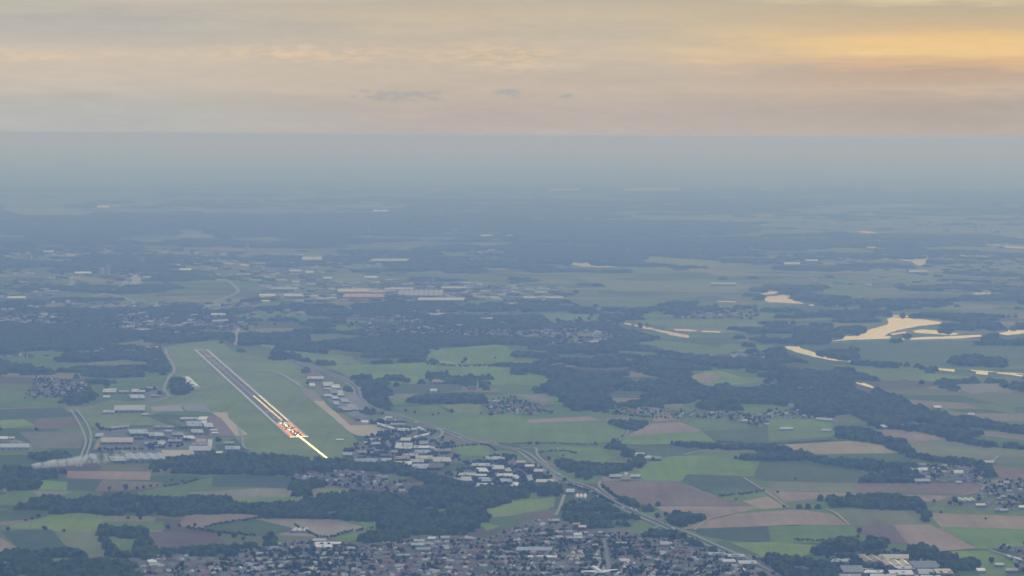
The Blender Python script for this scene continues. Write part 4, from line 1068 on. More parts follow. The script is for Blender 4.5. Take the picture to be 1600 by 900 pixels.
    (675, 705, 593, 597, 6, 2, 't', 'g', 'in the green fields beyond the terminal', 'barn', 'gable', 'barn'), (745, 760, 533.5, 535, 6, 0, 'l', 'g', 'in the green fields beyond the terminal', 'barn', 'gable', 'barn'),
    (1377, 1392, 664.5, 667, 7, -2, 'w', 'w', 'at the edge of the right forest', 'barn', 'gable', 'barn'), (1396, 1412, 664, 666, 7, 0, 'l', 'l', 'at the edge of the right forest', 'barn', 'gable', 'barn'), (1460, 1472, 634, 637, 7, -3, 'w', 'l', 'at the edge of the right forest', 'barn', 'gable', 'barn'),
    (1513, 1523, 646, 648, 6, -1, 'w', 'l', 'at the edge of the right forest', 'barn', 'gable', 'barn'), (1357, 1375, 645, 647, 6, 0, 'l', 'l', 'at the edge of the right forest', 'greenhouse', 'gable', 'greenhouse'), (1276, 1301, 653, 655, 5, -2, 'l', 'l', 'beside the right village', 'greenhouse', 'gable', 'greenhouse', 2),
    (1218, 1239, 668, 670.5, 5, 1, 'l', 'g', 'beside the right village', 'greenhouse', 'gable', 'greenhouse'), (1283, 1299, 671, 673, 5, 0, 'l', 'l', 'beside the right village', 'greenhouse', 'gable', 'greenhouse'), (1158, 1168, 655, 658, 6, 0, 'l', 'l', 'beside the right village'),
    (920, 934, 533, 535, 7, 1, 'w', 'l', 'near the canal'), (946, 960, 542.5, 545, 7, 2, 'w', 'l', 'near the canal'), (903, 918, 537.5, 539, 7, 1, 'l', 'g', 'near the canal'), (985, 1010, 517, 521, 7, -4, 'b', 'g', 'near the canal', 'warehouse', 'flat', 'warehouse', 3), (1140, 1150, 557, 559, 7, 0, 'w', 'l', 'near the canal'),
    (528, 577, 451, 456, 18, 0, 'c', 'o', FD, 'factory_hall', 'flat', 'factory'), (570, 602, 453, 457, 14, 0, 'o', 'o', FD, 'factory_hall', 'flat', 'factory'), (535, 600, 459, 464, 14, 3, 'o', 'o', FD, 'factory_hall', 'flat', 'factory'), (652, 724, 465, 469, 18, 2, 'l', 'g', FD, 'factory_hall', 'flat', 'factory'),
    (600, 645, 449.5, 452, 14, 2, 'l', 'b', FD, 'factory_hall', 'flat', 'factory'), (690, 728, 447.5, 450.5, 14, 0, 'l', 'b', FD, 'factory_hall', 'flat', 'factory'), (620, 690, 453.5, 462, 10, 3, 'g', 'g', FD, 'factory_hall', 'saw', 'factory'), (405, 430, 459.5, 462, 12, 0, 'w', 'l', FD, 'factory_hall', 'flat', 'factory'), (445, 475, 459, 463, 12, -3, 'l', 'b', FD, 'factory_hall', 'flat', 'factory'),
    (424, 466, 449, 452, 12, 0, 'b', 'b', FD, 'factory_hall', 'flat', 'factory'), (472, 503, 401, 406, 16, 0, 'l', 'b', FD, 'factory_hall', 'flat', 'factory'), (575, 633, 404, 408, 20, 8, 'b', 'g', FD, 'factory_hall', 'flat', 'factory'), (478, 490, 423.5, 426, 12, 0, 'w', 'w', FD, 'factory_hall', 'flat', 'factory'), (452, 470, 421.5, 424, 12, 1, 'l', 'l', FD, 'factory_hall', 'flat', 'factory'),
    (505, 518, 433, 435, 12, 1, 'w', 'l', FD, 'factory_hall', 'flat', 'factory'), (570, 590, 431.5, 434, 12, 0, 'w', 'l', FD, 'factory_hall', 'flat', 'factory'), (750, 800, 366.5, 368.5, 12, 4, 'w', 'b', FD, 'greenhouse', 'flat', 'greenhouse'), (802, 838, 364, 366.5, 12, 2, 'w', 'b', FD, 'greenhouse', 'flat', 'greenhouse'), (583, 607, 328, 331, 14, 0, 'w', 'l', FD, 'greenhouse', 'flat', 'greenhouse'), (152, 170, 321.5, 324, 14, 0, 'w', 'c', FD, 'greenhouse', 'flat', 'greenhouse'),
    (818, 880, 463, 466, 10, 0, 'l', 'b', FD, 'greenhouse', 'flat', 'greenhouse'), (800, 850, 474, 478, 10, -4, 'l', 'b', FD, 'greenhouse', 'flat', 'greenhouse'), (750, 795, 496, 498, 9, 0, 'l', 'g', FD, 'factory_hall', 'flat', 'factory'), (640, 695, 489, 492, 9, 0, 'l', 'g', FD, 'factory_hall', 'flat', 'factory'), (330, 352, 489.5, 491.5, 12, 0, 'w', 'w', FD, 'factory_hall', 'flat', 'factory'), (331, 356, 499, 502, 12, 1, 'l', 'l', FD, 'factory_hall', 'flat', 'factory'),
    (12, 40, 463, 466, 12, 0, 'w', 'l', FD, 'factory_hall', 'flat', 'factory'), (117, 143, 424.5, 427, 14, 0, 'w', 'l', FD, 'factory_hall', 'flat', 'factory'), (280, 298, 419.5, 422, 14, 1, 'w', 'c', FD, 'factory_hall', 'flat', 'factory'), (68, 84, 391.5, 394, 16, 0, 'l', 'c', FD, 'factory_hall', 'flat', 'factory'), (210, 235, 513.5, 515.5, 9, 0, 'l', 'l', FD, 'factory_hall', 'flat', 'factory'), (165, 174, 516, 519, 9, 0, 'w', 'l', FD, 'factory_hall', 'flat', 'factory'), (186, 200, 509, 511.5, 9, 1, 'l', 'l', FD, 'factory_hall', 'flat', 'factory'),
    (1110, 1150, 442, 444, 10, 0, 'l', 'l', 'on the far plain at right', 'greenhouse', 'flat', 'greenhouse'), (1225, 1250, 410, 413, 12, 0, 'l', 'l', 'on the far plain at right', 'greenhouse', 'flat', 'greenhouse'), (1258, 1278, 405.5, 408, 12, 0, 'l', 'l', 'on the far plain at right', 'greenhouse', 'flat', 'greenhouse'), (1355, 1368, 385.5, 388, 12, 0, 'l', 'b', 'on the far plain at right', 'greenhouse', 'flat', 'greenhouse'), (915, 940, 349.5, 352, 14, 0, 'l', 'l', 'on the far plain at right', 'greenhouse', 'flat', 'greenhouse'), (1500, 1560, 398.5, 401, 12, 0, 'b', 'l', 'on the far plain at right', 'greenhouse', 'flat', 'greenhouse'), (1420, 1448, 422, 425, 12, 0, 'b', 'l', 'on the far plain at right', 'greenhouse', 'flat', 'greenhouse'), (1522, 1548, 457, 464, 10, 0, 'b', 'b', 'on the far plain at right', 'greenhouse', 'flat', 'greenhouse'),
]:
    W(*a)
# the long white arched hall on the grass, parallel to the runway
hp = P('291,593.5 306.5,608.5')
hd = hp[1] - hp[0]
root = empty('arched_hall', *hp.mean(0), 0, math.atan2(hd[1], hd[0]))
hl, hw = float(np.linalg.norm(hd)) / 2, 16.0
mb = MB()
mb.box(-hl, hl, -hw, hw, 0, 4)
mesh_part('wall', mb, M_WALL, root, (0.7, 0.7, 0.68))
mb = MB()
ring = []
for k in range(11):
    th = math.pi * k / 10
    ring += [(-hl, -hw * math.cos(th), 4.003 + 9 * math.sin(th)), (hl, -hw * math.cos(th), 4.003 + 9 * math.sin(th))]
mb.add(ring, [(2 * k, 2 * k + 1, 2 * k + 3, 2 * k + 2) for k in range(10)] + [tuple(2 * k for k in range(10, -1, -1)), tuple(2 * k + 1 for k in range(11))])
mesh_part('roof', mb, M_ROOF, root, (0.85, 0.84, 0.80))
tag(root, 'bright white arched hall on the grass left of the runway', 'hangar')
FOOT.append(np.array([hp[0], hp[1], hp[1] + 20, hp[0] + 20]))


# towers, church, dome
def tower(px, py, w, d, h, color, label, name='tower_block', cat='tower'):
    c = P(f'{px},{py}')[0]
    root = empty(name, c[0], c[1])
    mb = MB()
    mb.box(-w / 2, w / 2, -d / 2, d / 2, 0, h)
    mesh_part('wall', mb, M_WALL, root, color)
    mb = MB()
    mb.box(-w / 2 - 1, w / 2 + 1, -d / 2 - 1, d / 2 + 1, h + .003, h + 2)
    r_ = mesh_part('roof', mb, M_ROOF, root, (0.4, 0.4, 0.4))
    mb = MB()
    mb.box(-w / 6, w / 6, -d / 6, d / 6, h + 2.003, h + 5.5)
    mesh_part('lift_housing', mb, M_WALL, r_, color)
    for z in np.arange(4, h - 3, 6.0):
        mb = MB()
        mb.box(-w / 2 + 1, w / 2 - 1, -d / 2 - .25, -d / 2 - .003, z, z + 2.0)
        link('window_band', mb.mesh('window_band'), M_GLASS, root)
    tag(root, label, cat)
    FOOT.append(np.array([c + (-w, -d), c + (w, -d), c + (w, d), c + (-w, d)]))


tower(159, 430, 30, 22, 42, (0.62, 0.62, 0.64), 'white tower block in the far town, left one of a pair')
tower(169, 430, 16, 18, 62, (0.55, 0.56, 0.58), 'slim grey tower block in the far town, right one of a pair')
tower(164, 400, 20, 20, 50, (0.66, 0.66, 0.68), 'pale lone tower block beyond the pair in the far town')
tower(45, 409, 38, 24, 50, (0.55, 0.56, 0.6), 'broad grey tower block near the left edge in the far town')
tower(222, 412, 26, 22, 40, (0.5, 0.5, 0.53), 'low grey tower block right of the pair in the far town')
tower(386, 391, 22, 22, 45, (0.5, 0.52, 0.55), 'faint tower block above the far white streak')
tower(712, 366, 55, 30, 45, (0.5, 0.53, 0.57), 'broad blue grey block far out in the middle haze')
tower(577, 366, 14, 14, 45, (0.6, 0.62, 0.64), 'slim pale tower far out in the haze left of the middle')
tower(982, 396, 26, 22, 32, (0.6, 0.6, 0.62), 'pale block right of the long pond in the haze')
tower(677, 445, 14, 14, 40, (0.55, 0.55, 0.57), 'slim tower behind the far factory halls')
tower(158, 553, 14, 14, 20, (0.55, 0.55, 0.57), 'grey tower in the dark forest left of the runway', 'water_tower')
tower(605.5, 700, 9, 9, 17, (0.75, 0.75, 0.74), 'white control tower left of the southern estate', 'control_tower', 'control tower')
cp = P('746,609')[0]
root = empty('church', cp[0], cp[1])
mb = MB()
mb.box(-4, 4, -4, 4, 0, 26)
mesh_part('tower_wall', mb, M_WALL, root, (0.5, 0.5, 0.48))
mb = MB()
mb.add([(-4.3, -4.3, 26.003), (4.3, -4.3, 26.003), (4.3, 4.3, 26.003), (-4.3, 4.3, 26.003), (0, 0, 46)], [(3, 2, 1, 0), (0, 1, 4), (1, 2, 4), (2, 3, 4), (3, 0, 4)])
mesh_part('spire', mb, M_ROOF, root, (0.3, 0.31, 0.33))
mb = MB()
mb.box(-34, -4.003, -6, 6, 0, 9)
mesh_part('nave', mb, M_WALL, root, (0.33, 0.25, 0.2))
mb = MB()
mb.add([(-34.4, -6.5, 9.003), (-4.1, -6.5, 9.003), (-4.1, 6.5, 9.003), (-34.4, 6.5, 9.003), (-34.4, 0, 15), (-4.1, 0, 15)], [(0, 3, 2, 1), (0, 1, 5, 4), (2, 3, 4, 5), (1, 2, 5), (3, 0, 4)])
mesh_part('roof', mb, M_ROOF, root, (0.2, 0.2, 0.22))
tag(root, 'church with a tall pale tower among trees beyond the terminal', 'church')
dp = P('978,744')[0]
root = empty('silo', dp[0], dp[1])
mb = MB()
n = 20
ring = lambda r, z: [(r * math.cos(2 * math.pi * k / n), r * math.sin(2 * math.pi * k / n), z) for k in range(n)]
mb.add(ring(5.5, 0) + ring(5.5, 5), [(k, (k + 1) % n, (k + 1) % n + n, k + n) for k in range(n)])
mesh_part('drum', mb, M_WHITE, root, None)
mb = MB()
v = []
for j in range(6):
    v += ring(5.7 * math.cos(j * math.pi / 11), 5.003 + 5.6 * math.sin(j * math.pi / 11))
mb.add(v, [(j * n + k, j * n + (k + 1) % n, (j + 1) * n + (k + 1) % n, (j + 1) * n + k) for j in range(5) for k in range(n)] + [tuple(5 * n + k for k in range(n))])
mesh_part('dome', mb, M_WHITE, root, None)
tag(root, 'white domed silo in the farmyard above the brown field', 'silo')

# ------------------------------------------------------------------ houses
ROOFS = [('grey', (0.27, 0.27, 0.28), 5), ('slate', (0.15, 0.155, 0.17), 2), ('brown', (0.25, 0.20, 0.165), 3), ('red', (0.32, 0.19, 0.15), 2), ('pale', (0.56, 0.55, 0.53), 3)]
RBAG = [r for r in ROOFS for _ in range(r[2])]
WALLS = [('white', (0.66, 0.65, 0.62)), ('brick', (0.27, 0.18, 0.14)), ('cream', (0.5, 0.45, 0.37)), ('grey', (0.34, 0.34, 0.34)), ('white', (0.6, 0.6, 0.6)), ('grey', (0.4, 0.4, 0.41))]
TOWN = P('232,870 300,866 345,876 400,860 470,848 560,857 640,848 700,840 760,846 830,818 872,815 890,832 1000,838 1060,848 1100,863 1190,874 1240,888 1262,912 215,912')
VILL = [P(s) for s in ('470,735 560,735 600,748 660,760 655,775 600,770 520,760 455,752 455,740', '762,630 800,622 850,640 862,648 770,649', '965,640 1030,640 1070,643 1180,650 1200,665 1120,655 960,647', '1200,645 1275,640 1275,668 1220,672 1150,660',
                       '60,592 135,600 132,620 40,622', '1540,757 1605,752 1605,800 1520,790', '1560,845 1605,840 1605,895 1558,890', '1415,728 1530,730 1540,754 1420,752', '0,752 10,750 12,775 0,775', '215,545 250,543 250,552 215,552')]
FARV = [P(s) for s in ('830,500 960,500 1000,530 900,548 830,535', '560,505 800,505 800,530 560,525', '20,495 400,495 360,517 20,525', '1050,485 1170,485 1180,495 1060,497')]
SEEDS = [(P(f'{x},{y}')[0], R(a)) for x, y, a in ((260, 885, 14), (340, 890, -12), (420, 875, 20), (500, 890, -8), (560, 875, 5), (640, 885, 12), (700, 850, 8), (720, 890, -25), (800, 880, -6), (860, 890, 4), (860, 850, 15), (930, 870, 85), (970, 890, 78),
                                                  (1000, 860, 4), (1060, 870, -38), (1080, 892, -30), (1150, 885, -15), (1210, 895, 10), (950, 840, 6), (440, 895, 40), (600, 900, -35), (900, 900, 30), (1130, 902, 60))]


def town_plots(poly, seeds, row=27.0, along=12, keepf=0.80):
    out = []
    c = np.array([s[0] for s in seeds])
    for i, (ctr, a) in enumerate(seeds):
        lo, hi = poly.min(0), poly.max(0)
        ext = float(np.linalg.norm(hi - lo))
        u, v = np.array([math.cos(a), math.sin(a)]), np.array([-math.sin(a), math.cos(a)])
        n1, n2 = int(ext / along), int(ext / row)
        ii, jj = np.meshgrid(np.arange(-n1, n1), np.arange(-n2, n2), indexing='ij')
        pr = jj * row + np.where(jj % 2, 5.5, -5.5) + rng.normal(0, 1.0, ii.shape)
        pa = ii * along + rng.normal(0, 1.2, ii.shape)
        pts = ctr + pa[..., None] * u + pr[..., None] * v
        pts = pts.reshape(-1, 2)
        ok = inside(poly, pts)
        pts = pts[ok]
        if len(pts):
            near = np.argmin(((pts[:, None, :] - c[None]) ** 2).sum(2), 1) == i
            pts = pts[near]
            pts = pts[rng.random(len(pts)) < keepf]
            out += [(p, a) for p in pts]
    return out


big = not_in([f + (f - f.mean(0)) * 0.12 for f in FOOT])
TREEP = not_in([P(s) for w_ in NEARW for s in w_[6]])


def ok_plots(pl):
    if not pl:
        return []
    pts = np.array([p for p, a in pl])
    k = big(pts) & off_roads(pts, 6) & NOFIELD(pts) & NOWATER(pts) & TREEP(pts)
    return [x for x, t in zip(pl, k) if t]


def house_geo(w, d, h, rh, hip):
    e = 0.5
    wall, roof = MB(), MB()
    wall.box(-w / 2, w / 2, -d / 2, d / 2, 0, h)
    x0, x1, y0, y1 = -w / 2 - e, w / 2 + e, -d / 2 - e, d / 2 + e
    z0 = h + .003
    k = d * 0.45 if hip else 0
    roof.add([(x0, y0, z0), (x1, y0, z0), (x1, y1, z0), (x0, y1, z0), (x0 + k, 0, z0 + rh), (x1 - k, 0, z0 + rh)], [(0, 3, 2, 1), (0, 1, 5, 4), (2, 3, 4, 5), (1, 2, 5), (3, 0, 4)])
    ch = MB()
    ch.box(w * .25, w * .25 + .9, 0.3, 1.2, z0 + rh * .6, z0 + rh + 1.1)
    win = []
    for s in (-1, 1):
        for f in range(2):
            m = MB()
            for i in range(3):
                xc = -w / 2 + w * (i + .5) / 3
                m.box(xc - .7, xc + .7, s * (d / 2 + .01) - .01, s * (d / 2 + .01) + .05, 0.9 + f * 2.7, 2.2 + f * 2.7)
            win.append(m)
    return wall, roof, ch, win


KINDS = []
for w, d, h, rh, hip, size in ((9.5, 8.5, 5.4, 3.4, 0, 'small'), (12, 9, 5.6, 3.8, 0, 'mid-sized'), (11, 9.5, 5.2, 3.3, 1, 'hipped'), (16, 9, 5.8, 3.8, 0, 'long'), (10, 11, 6.0, 4.2, 0, 'tall'), (22, 9, 5.8, 3.6, 0, 'terraced')):
    wl, rf_, ch, wn = house_geo(w, d, h, rh, hip)
    KINDS.append((size, wl.mesh('house_wall'), rf_.mesh('house_roof'), ch.mesh('chimney'), (w, d, h, rh, hip)))
for k in KINDS:
    k[1].materials.append(M_WALL)
    k[2].materials.append(M_ROOF)
    k[3].materials.append(M_WALL)

plots = ok_plots(town_plots(TOWN, SEEDS))
rnd.shuffle(plots)
pp = np.array([p for p, a in plots])
ppx, ppy = proj(pp[:, 0], pp[:, 1])
seen = (ppx > 4) & (ppx < 1596) & (ppy < 897)
order = sorted([i for i in range(len(plots)) if seen[i]], key=lambda i: plots[i][0][1])[:285]
single = set(order)


def zone(px):
    for lim, t in ((330, "at the town's left end"), (440, "in the town's left part"), (560, 'below the L-shaped pale roof'), (680, 'below the terraced rows'), (790, 'below the big dark wood'), (880, 'around the blue grey school roof'), (960, 'around the low airliner'), (1050, 'right of the straight town street'), (1130, 'below the motorway bend')):
        if px < lim:
            return t
    return "at the town's right end"


mass = MB()


def stuff_house(p, a, wf=1.0):
    kd = rnd.choice(KINDS[:4])
    w, d, h, rh, hip = kd[4]
    a += rnd.choice((0, 0, math.pi / 2))
    wl, rf_, ch, wn = house_geo(w, d, h, rh, hip)
    cs, sn = math.cos(a), math.sin(a)
    T = lambda vs: [(p[0] + x * cs - y * sn, p[1] + x * sn + y * cs, z) for x, y, z in vs]
    f = rnd.uniform(.85, 1.15)
    mass.add(T(wl.v), wl.f, tuple(c * wf for c in rnd.choice(WALLS)[1]))
    mass.add(T(rf_.v), rf_.f, tuple(c * f for c in rnd.choice(RBAG)[1]))


nh = 0
for i in range(len(plots)):
    p, a = plots[i]
    if i not in single:
        stuff_house(p, a)
        continue
    size, mw, mr, mc, dims = rnd.choice(KINDS[:5] if rnd.random() > .12 else KINDS[5:])
    rn_, rc_, _ = rnd.choice(RBAG)
    wn_, wc_ = rnd.choice(WALLS)
    f = rnd.uniform(.88, 1.12)
    root = empty('house', p[0], p[1], 0, a + rnd.choice((0, 0, math.pi / 2, math.pi)))
    link('wall', mw, None, root, wc_)
    ro = link('roof', mr, None, root, tuple(c * f for c in rc_))
    link('chimney', mc, None, ro, (0.25, 0.18, 0.15))
    root['category'] = 'house'
    root['group'] = 'houses of the town along the lower edge'
    THINGS.append((root, f'{size} {wn_} house with {rn_} roof {zone(ppx[i])}', ppx[i]))
    nh += 1
for pl in VILL:
    c = pl.mean(0)
    sd_ = [(c + rng.normal(0, 60, 2), R(rnd.uniform(-40, 40))) for _ in range(4)]
    for p, a in ok_plots(town_plots(pl, sd_, 34, 17, 0.7)):
        stuff_house(p, a)
for pl in FARV:
    c = pl.mean(0)
    sd_ = [(c + rng.normal(0, 500, 2), R(rnd.uniform(-40, 40))) for _ in range(8)]
    for p, a in ok_plots(town_plots(pl, sd_, 60, 30, 0.4)):
        stuff_house(p, a, .55)
o = link('village_houses', mass.mesh('village_houses', True), M_HOUSE)
tag(o, 'many small houses of the farther streets and villages', 'houses', None, 'stuff')

# far buildings: pale boxes of the hazy towns
fb = MB()
for s, n, smax, bright in [(a_, int(b_ * 1.8), c_, d_) for a_, b_, c_, d_ in (('0,385 300,388 330,440 0,470', 230, 60, .5), ('300,395 640,398 640,440 300,440', 120, 70, .5), ('400,440 900,445 900,480 400,472', 200, 70, .55), ('560,500 800,500 800,528 560,525', 160, 22, .5), ('0,470 400,475 400,528 0,528', 330, 34, .5),
                           ('830,500 960,500 990,540 830,540', 90, 25, .45), ('1050,482 1190,482 1190,498 1050,498', 70, 26, .4), ('1200,400 1600,395 1600,470 1250,440', 170, 60, .4), ('700,385 830,385 830,420 700,420', 45, 50, .5), ('640,340 1200,345 1200,375 640,375', 40, 70, .5), ('1230,340 1600,345 1600,385 1230,380', 35, 70, .45),
                           ('1100,545 1200,545 1200,575 1100,570', 25, 20, .5), ('1200,600 1330,620 1330,650 1200,640', 25, 18, .5), ('890,595 1000,600 1000,612 890,612', 14, 18, .5), ('0,505 60,505 100,560 0,560', 40, 22, .5), ('150,540 260,540 260,570 150,556', 25, 20, .5), ('400,480 800,482 800,500 400,500', 90, 30, .4))]:
    pl = P(s)
    lo, hi = pl.min(0), pl.max(0)
    k = 0
    ctr = [lo + (hi - lo) * rng.random(2) for _ in range(12)]
    while k < n:
        c = ctr[rnd.randrange(12)]
        p = c + rng.normal(0, 1, 2) * (hi - lo) * (0.10, 0.09)
        if not inside(pl, p[None])[0] or not (NOWATER(p[None])[0] and NOFIELD(p[None])[0]):
            p = lo + (hi - lo) * rng.random(2)
            if not inside(pl, p[None])[0] or not (NOWATER(p[None])[0] and NOFIELD(p[None])[0]):
                continue
        k += 1
        w, d, h = rnd.uniform(.4, 1) ** 1.6 * smax + 6, rnd.uniform(.4, 1) ** 1.6 * smax * .7 + 6, rnd.uniform(6, 13)
        a = rnd.uniform(-.5, .5)
        cs, sn = math.cos(a), math.sin(a)
        q = [(p[0] + x * cs - y * sn, p[1] + x * sn + y * cs) for x, y in ((-w, -d), (w, -d), (w, d), (-w, d))]
        q = [(x / 2 + p[0] / 2, y / 2 + p[1] / 2) for x, y in q]
        g = .10 + rnd.uniform(0, 1) ** 2.6 * (bright + .2)
        fb.prism(q, 0, h, (g, g * rnd.uniform(.93, 1), g * rnd.uniform(.88, 1)))
o = link('distant_buildings', fb.mesh('distant_buildings', True), M_HOUSE)
tag(o, 'countless pale buildings of the hazy far towns', 'buildings', None, 'stuff')

# ------------------------------------------------------------------ trees
def ico(sub):
    import bmesh
    bm = bmesh.new()
    bmesh.ops.create_icosphere(bm, subdivisions=sub, radius=1.0)
    bm.verts.ensure_lookup_table()
    v = np.array([x.co[:] for x in bm.verts])
    f = np.array([[y.index for y in x.verts] for x in bm.faces])
    bm.free()
    return v, f


IV, IF = ico(2)
IV1, IF1 = ico(1)


def crown_mesh(seed, h, r, nl):
    g = np.random.default_rng(seed)
    V, F, C = [], [], []
    b = 0
    for k in range(nl):
        th = g.uniform(0, 6.28)
        rr = r * math.sqrt(g.random()) * .62
        z = h * g.uniform(.38, .82)
        s = r * g.uniform(.34, .56) * (1.1 - .35 * z / h)
        v = IV * (1 + g.normal(0, .16, (len(IV), 1))) * s * np.array([1, 1, .85])
        v = v + np.array([rr * math.cos(th), rr * math.sin(th), z])
        V.append(v)
        F.append(IF + b)
        t = g.random()
        C.append(np.tile([0.022 + 0.036 * t, 0.048 + 0.042 * t, 0.024 + 0.008 * t], (len(v), 1)) * g.uniform(.8, 1.15, (len(v), 1)))
        b += len(v)
    # loose leaf sprays break the outline
    n = 160
    d = g.normal(0, 1, (n, 3))
    d /= np.linalg.norm(d, axis=1)[:, None]
    c = d * r * g.uniform(.75, 1.08, (n, 1)) * [1, 1, .62 * h / (2 * r)] + [0, 0, h * .58]
    e1, e2 = g.normal(0, .55, (n, 3)), g.normal(0, .55, (n, 3))
    V.append(np.concatenate([c, c + e1, c + e2]))
    F.append(np.stack([np.arange(n), np.arange(n) + n, np.arange(n) + 2 * n], 1) + b)
    C.append(np.tile([0.04, 0.075, 0.03], (3 * n, 1)))
    return np_mesh('crown', np.concatenate(V), np.concatenate(F), np.concatenate(C))


def trunk_mesh(h, r):
    mb = MB()
    n = 7
    V = []
    for z, q in ((0, r * 1.4), (h * .15, r), (h * .45, r * .75), (h * .7, r * .3)):
        V += [(q * math.cos(2 * math.pi * k / n), q * math.sin(2 * math.pi * k / n), z) for k in range(n)]
    mb.add(V, [(j * n + k, j * n + (k + 1) % n, (j + 1) * n + (k + 1) % n, (j + 1) * n + k) for j in range(3) for k in range(n)])
    for a in range(4):
        th = a * 1.6
        p0, p1 = np.array([0, 0, h * .3]), np.array([math.cos(th) * h * .22, math.sin(th) * h * .22, h * .55])
        s = np.array([-math.sin(th), math.cos(th), 0]) * r * .3
        u = np.array([0, 0, r * .35])
        mb.add([p0 - s, p0 + s, p0 + u, p1 - s * .4, p1 + s * .4, p1 + u * .4], [(0, 1, 4, 3), (1, 2, 5, 4), (2, 0, 3, 5)])
    return mb.mesh('trunk')


TK = []
for i, (size, h, r) in enumerate((('broad', 14, 6.5), ('rounded', 12, 5.5), ('tall', 18, 5.6), ('small', 8, 3.8), ('bushy', 10, 5.2))):
    cm, tm = crown_mesh(40 + i, h, r, 13), trunk_mesh(h, .035 * h)
    cm.materials.append(M_LEAF)
    tm.materials.append(M_BARK)
    TK.append((size, cm, tm))


def tree(x, y, kind, sc, label, px, group):
    root = empty('tree', x, y, 0, rnd.uniform(0, 6.28))
    root.scale = (sc, sc, sc * rnd.uniform(.9, 1.1))
    link('trunk', TK[kind][2], None, root)
    link('crown', TK[kind][1], None, root)
    root['category'] = 'tree'
    root['group'] = group
    THINGS.append((root, label, px))


LONE = [(1283, 781, 1.1, 0, 'on the tan strip left of the dark tree row'), (1225, 794, 1, 4, 'beside the farm track corner at right'), (1459, 786, .9, 1, 'right of the dark tree row'), (1484, 790, 1.3, 4, 'in the clump right of the tree row'), (1492, 789, 1.5, 0, 'in the clump right of the tree row'),
        (1501, 791, 1.1, 1, 'in the clump right of the tree row'), (1549, 881, 1.3, 1, 'in the bright green corner field'), (1342, 839, 1.2, 2, 'above the wood over the factory'), (1150, 782, .9, 3, 'below the dark teal field'), (858, 722, 1, 2, 'beside the motorway slip road'), (196, 767, 1.2, 0, 'below the brown strip field'),
        (171, 769, .9, 2, 'below the brown strip field'), (214, 765, .9, 4, 'below the brown strip field'), (224, 764, .9, 1, 'below the brown strip field'), (235, 762, .9, 4, 'below the brown strip field'), (246, 760, .8, 3, 'below the brown strip field'), (262, 828, 1.1, 1, 'in the meadow left of the pink field'),
        (304, 826, .9, 2, 'below the pink field at lower left'), (342, 839, 1.2, 1, 'right of the dark brown field'), (366, 842, 1.2, 0, 'right of the dark brown field'), (380, 845, 1, 4, 'right of the dark brown field'), (219, 813, .9, 1, 'below the long dark belt'), (200, 812, .9, 4, 'below the long dark belt'), (706, 646, 1.5, 1, 'by the yellow field beyond the terminal'),
        (685, 648, 1, 3, 'by the yellow field beyond the terminal'), (676, 650, 1, 4, 'by the yellow field beyond the terminal'), (634, 644, 1.1, 4, 'below the striped meadows beyond the terminal'), (648, 646, .9, 1, 'below the striped meadows beyond the terminal'), (752, 647, .9, 3, 'by the yellow field beyond the terminal'), (727, 569, 1.6, 2, 'between the bright green fields near the forest'),
        (722, 568, 1.2, 1, 'between the bright green fields near the forest'), (774, 561, .9, 1, 'in the bright green field near the forest'), (765, 812, 1.3, 1, 'beside the light meadow under the bright green field'), (422, 841, 1.3, 0, 'below the teal field at lower left'), (413, 844, 1.1, 4, 'below the teal field at lower left'), (100, 832, .9, 4, 'on the edge of the bright field at lower left'),
        (12, 830, 1, 1, 'on the edge of the bright field at lower left'), (70, 831, 1, 0, 'on the edge of the bright field at lower left'), (50, 813, 1, 4, 'between the two left meadows'), (60, 810, 1.1, 1, 'between the two left meadows'), (40, 815, .9, 3, 'between the two left meadows'), (930, 695, .9, 4, 'on the road left of the curved wood'), (838, 695, 1, 1, 'on the road left of the curved wood'),
        (827, 695, 1, 4, 'on the road left of the curved wood'), (965, 688, .8, 3, 'along the track to the white farm'), (972, 684, .8, 4, 'along the track to the white farm'), (1020, 720, 1, 1, 'at the white farm'), (880, 713, .8, 3, 'in the meadow left of the curved wood'), (900, 815, 1.2, 0, 'above the brick block'), (1027, 812, 1.3, 0, 'beside the red roofed house'), (1040, 812, 1.1, 2, 'beside the red roofed house'),
        (1243, 750, .9, 3, 'on the olive field edge'), (1540, 812, .8, 3, 'on the tan field at right'), (1470, 803, .8, 4, 'on the tan field at right'), (1215, 771, .9, 4, 'on the olive field edge'), (270, 740, 1, 1, 'on the corner of the pinkish strip field'), (258, 738, 1.1, 0, 'on the corner of the pinkish strip field'), (268, 752, .9, 3, 'in the small tan field'), (285, 753, .8, 4, 'in the small tan field')]
for px, py, sc, kd, pl in LONE:
    c = P(f'{px},{py}')[0]
    tree(c[0], c[1], kd, sc, f'{TK[kd][0]} green tree {pl}', px, 'lone trees in the fields')

# trees of the town gardens: nearest ones single, the rest one mass
lo, hi = TOWN.min(0), TOWN.max(0)
cand = lo + (hi - lo) * rng.random((9500, 2))
cand = cand[inside(TOWN, cand)]
cl = fbm(cand[:, 0], cand[:, 1], 120, 77)
cand = cand[rng.random(len(cand)) < np.clip((cl - .36) * 3.6, .16, .97)]
cand = cand[big(cand) & off_roads(cand, 1) & NOFIELD(cand)]
d2 = ((cand[:, None, :] - pp[None]) ** 2).sum(2).min(1)
cand = cand[d2 > 36]
cx, cy = proj(cand[:, 0], cand[:, 1])
vis = (cx > 4) & (cx < 1596) & (cy < 897)
oi = sorted(np.where(vis)[0], key=lambda i: cand[i][1])
one = set(oi[:220])
TV, TF, TCc = [], [], []
tb = 0


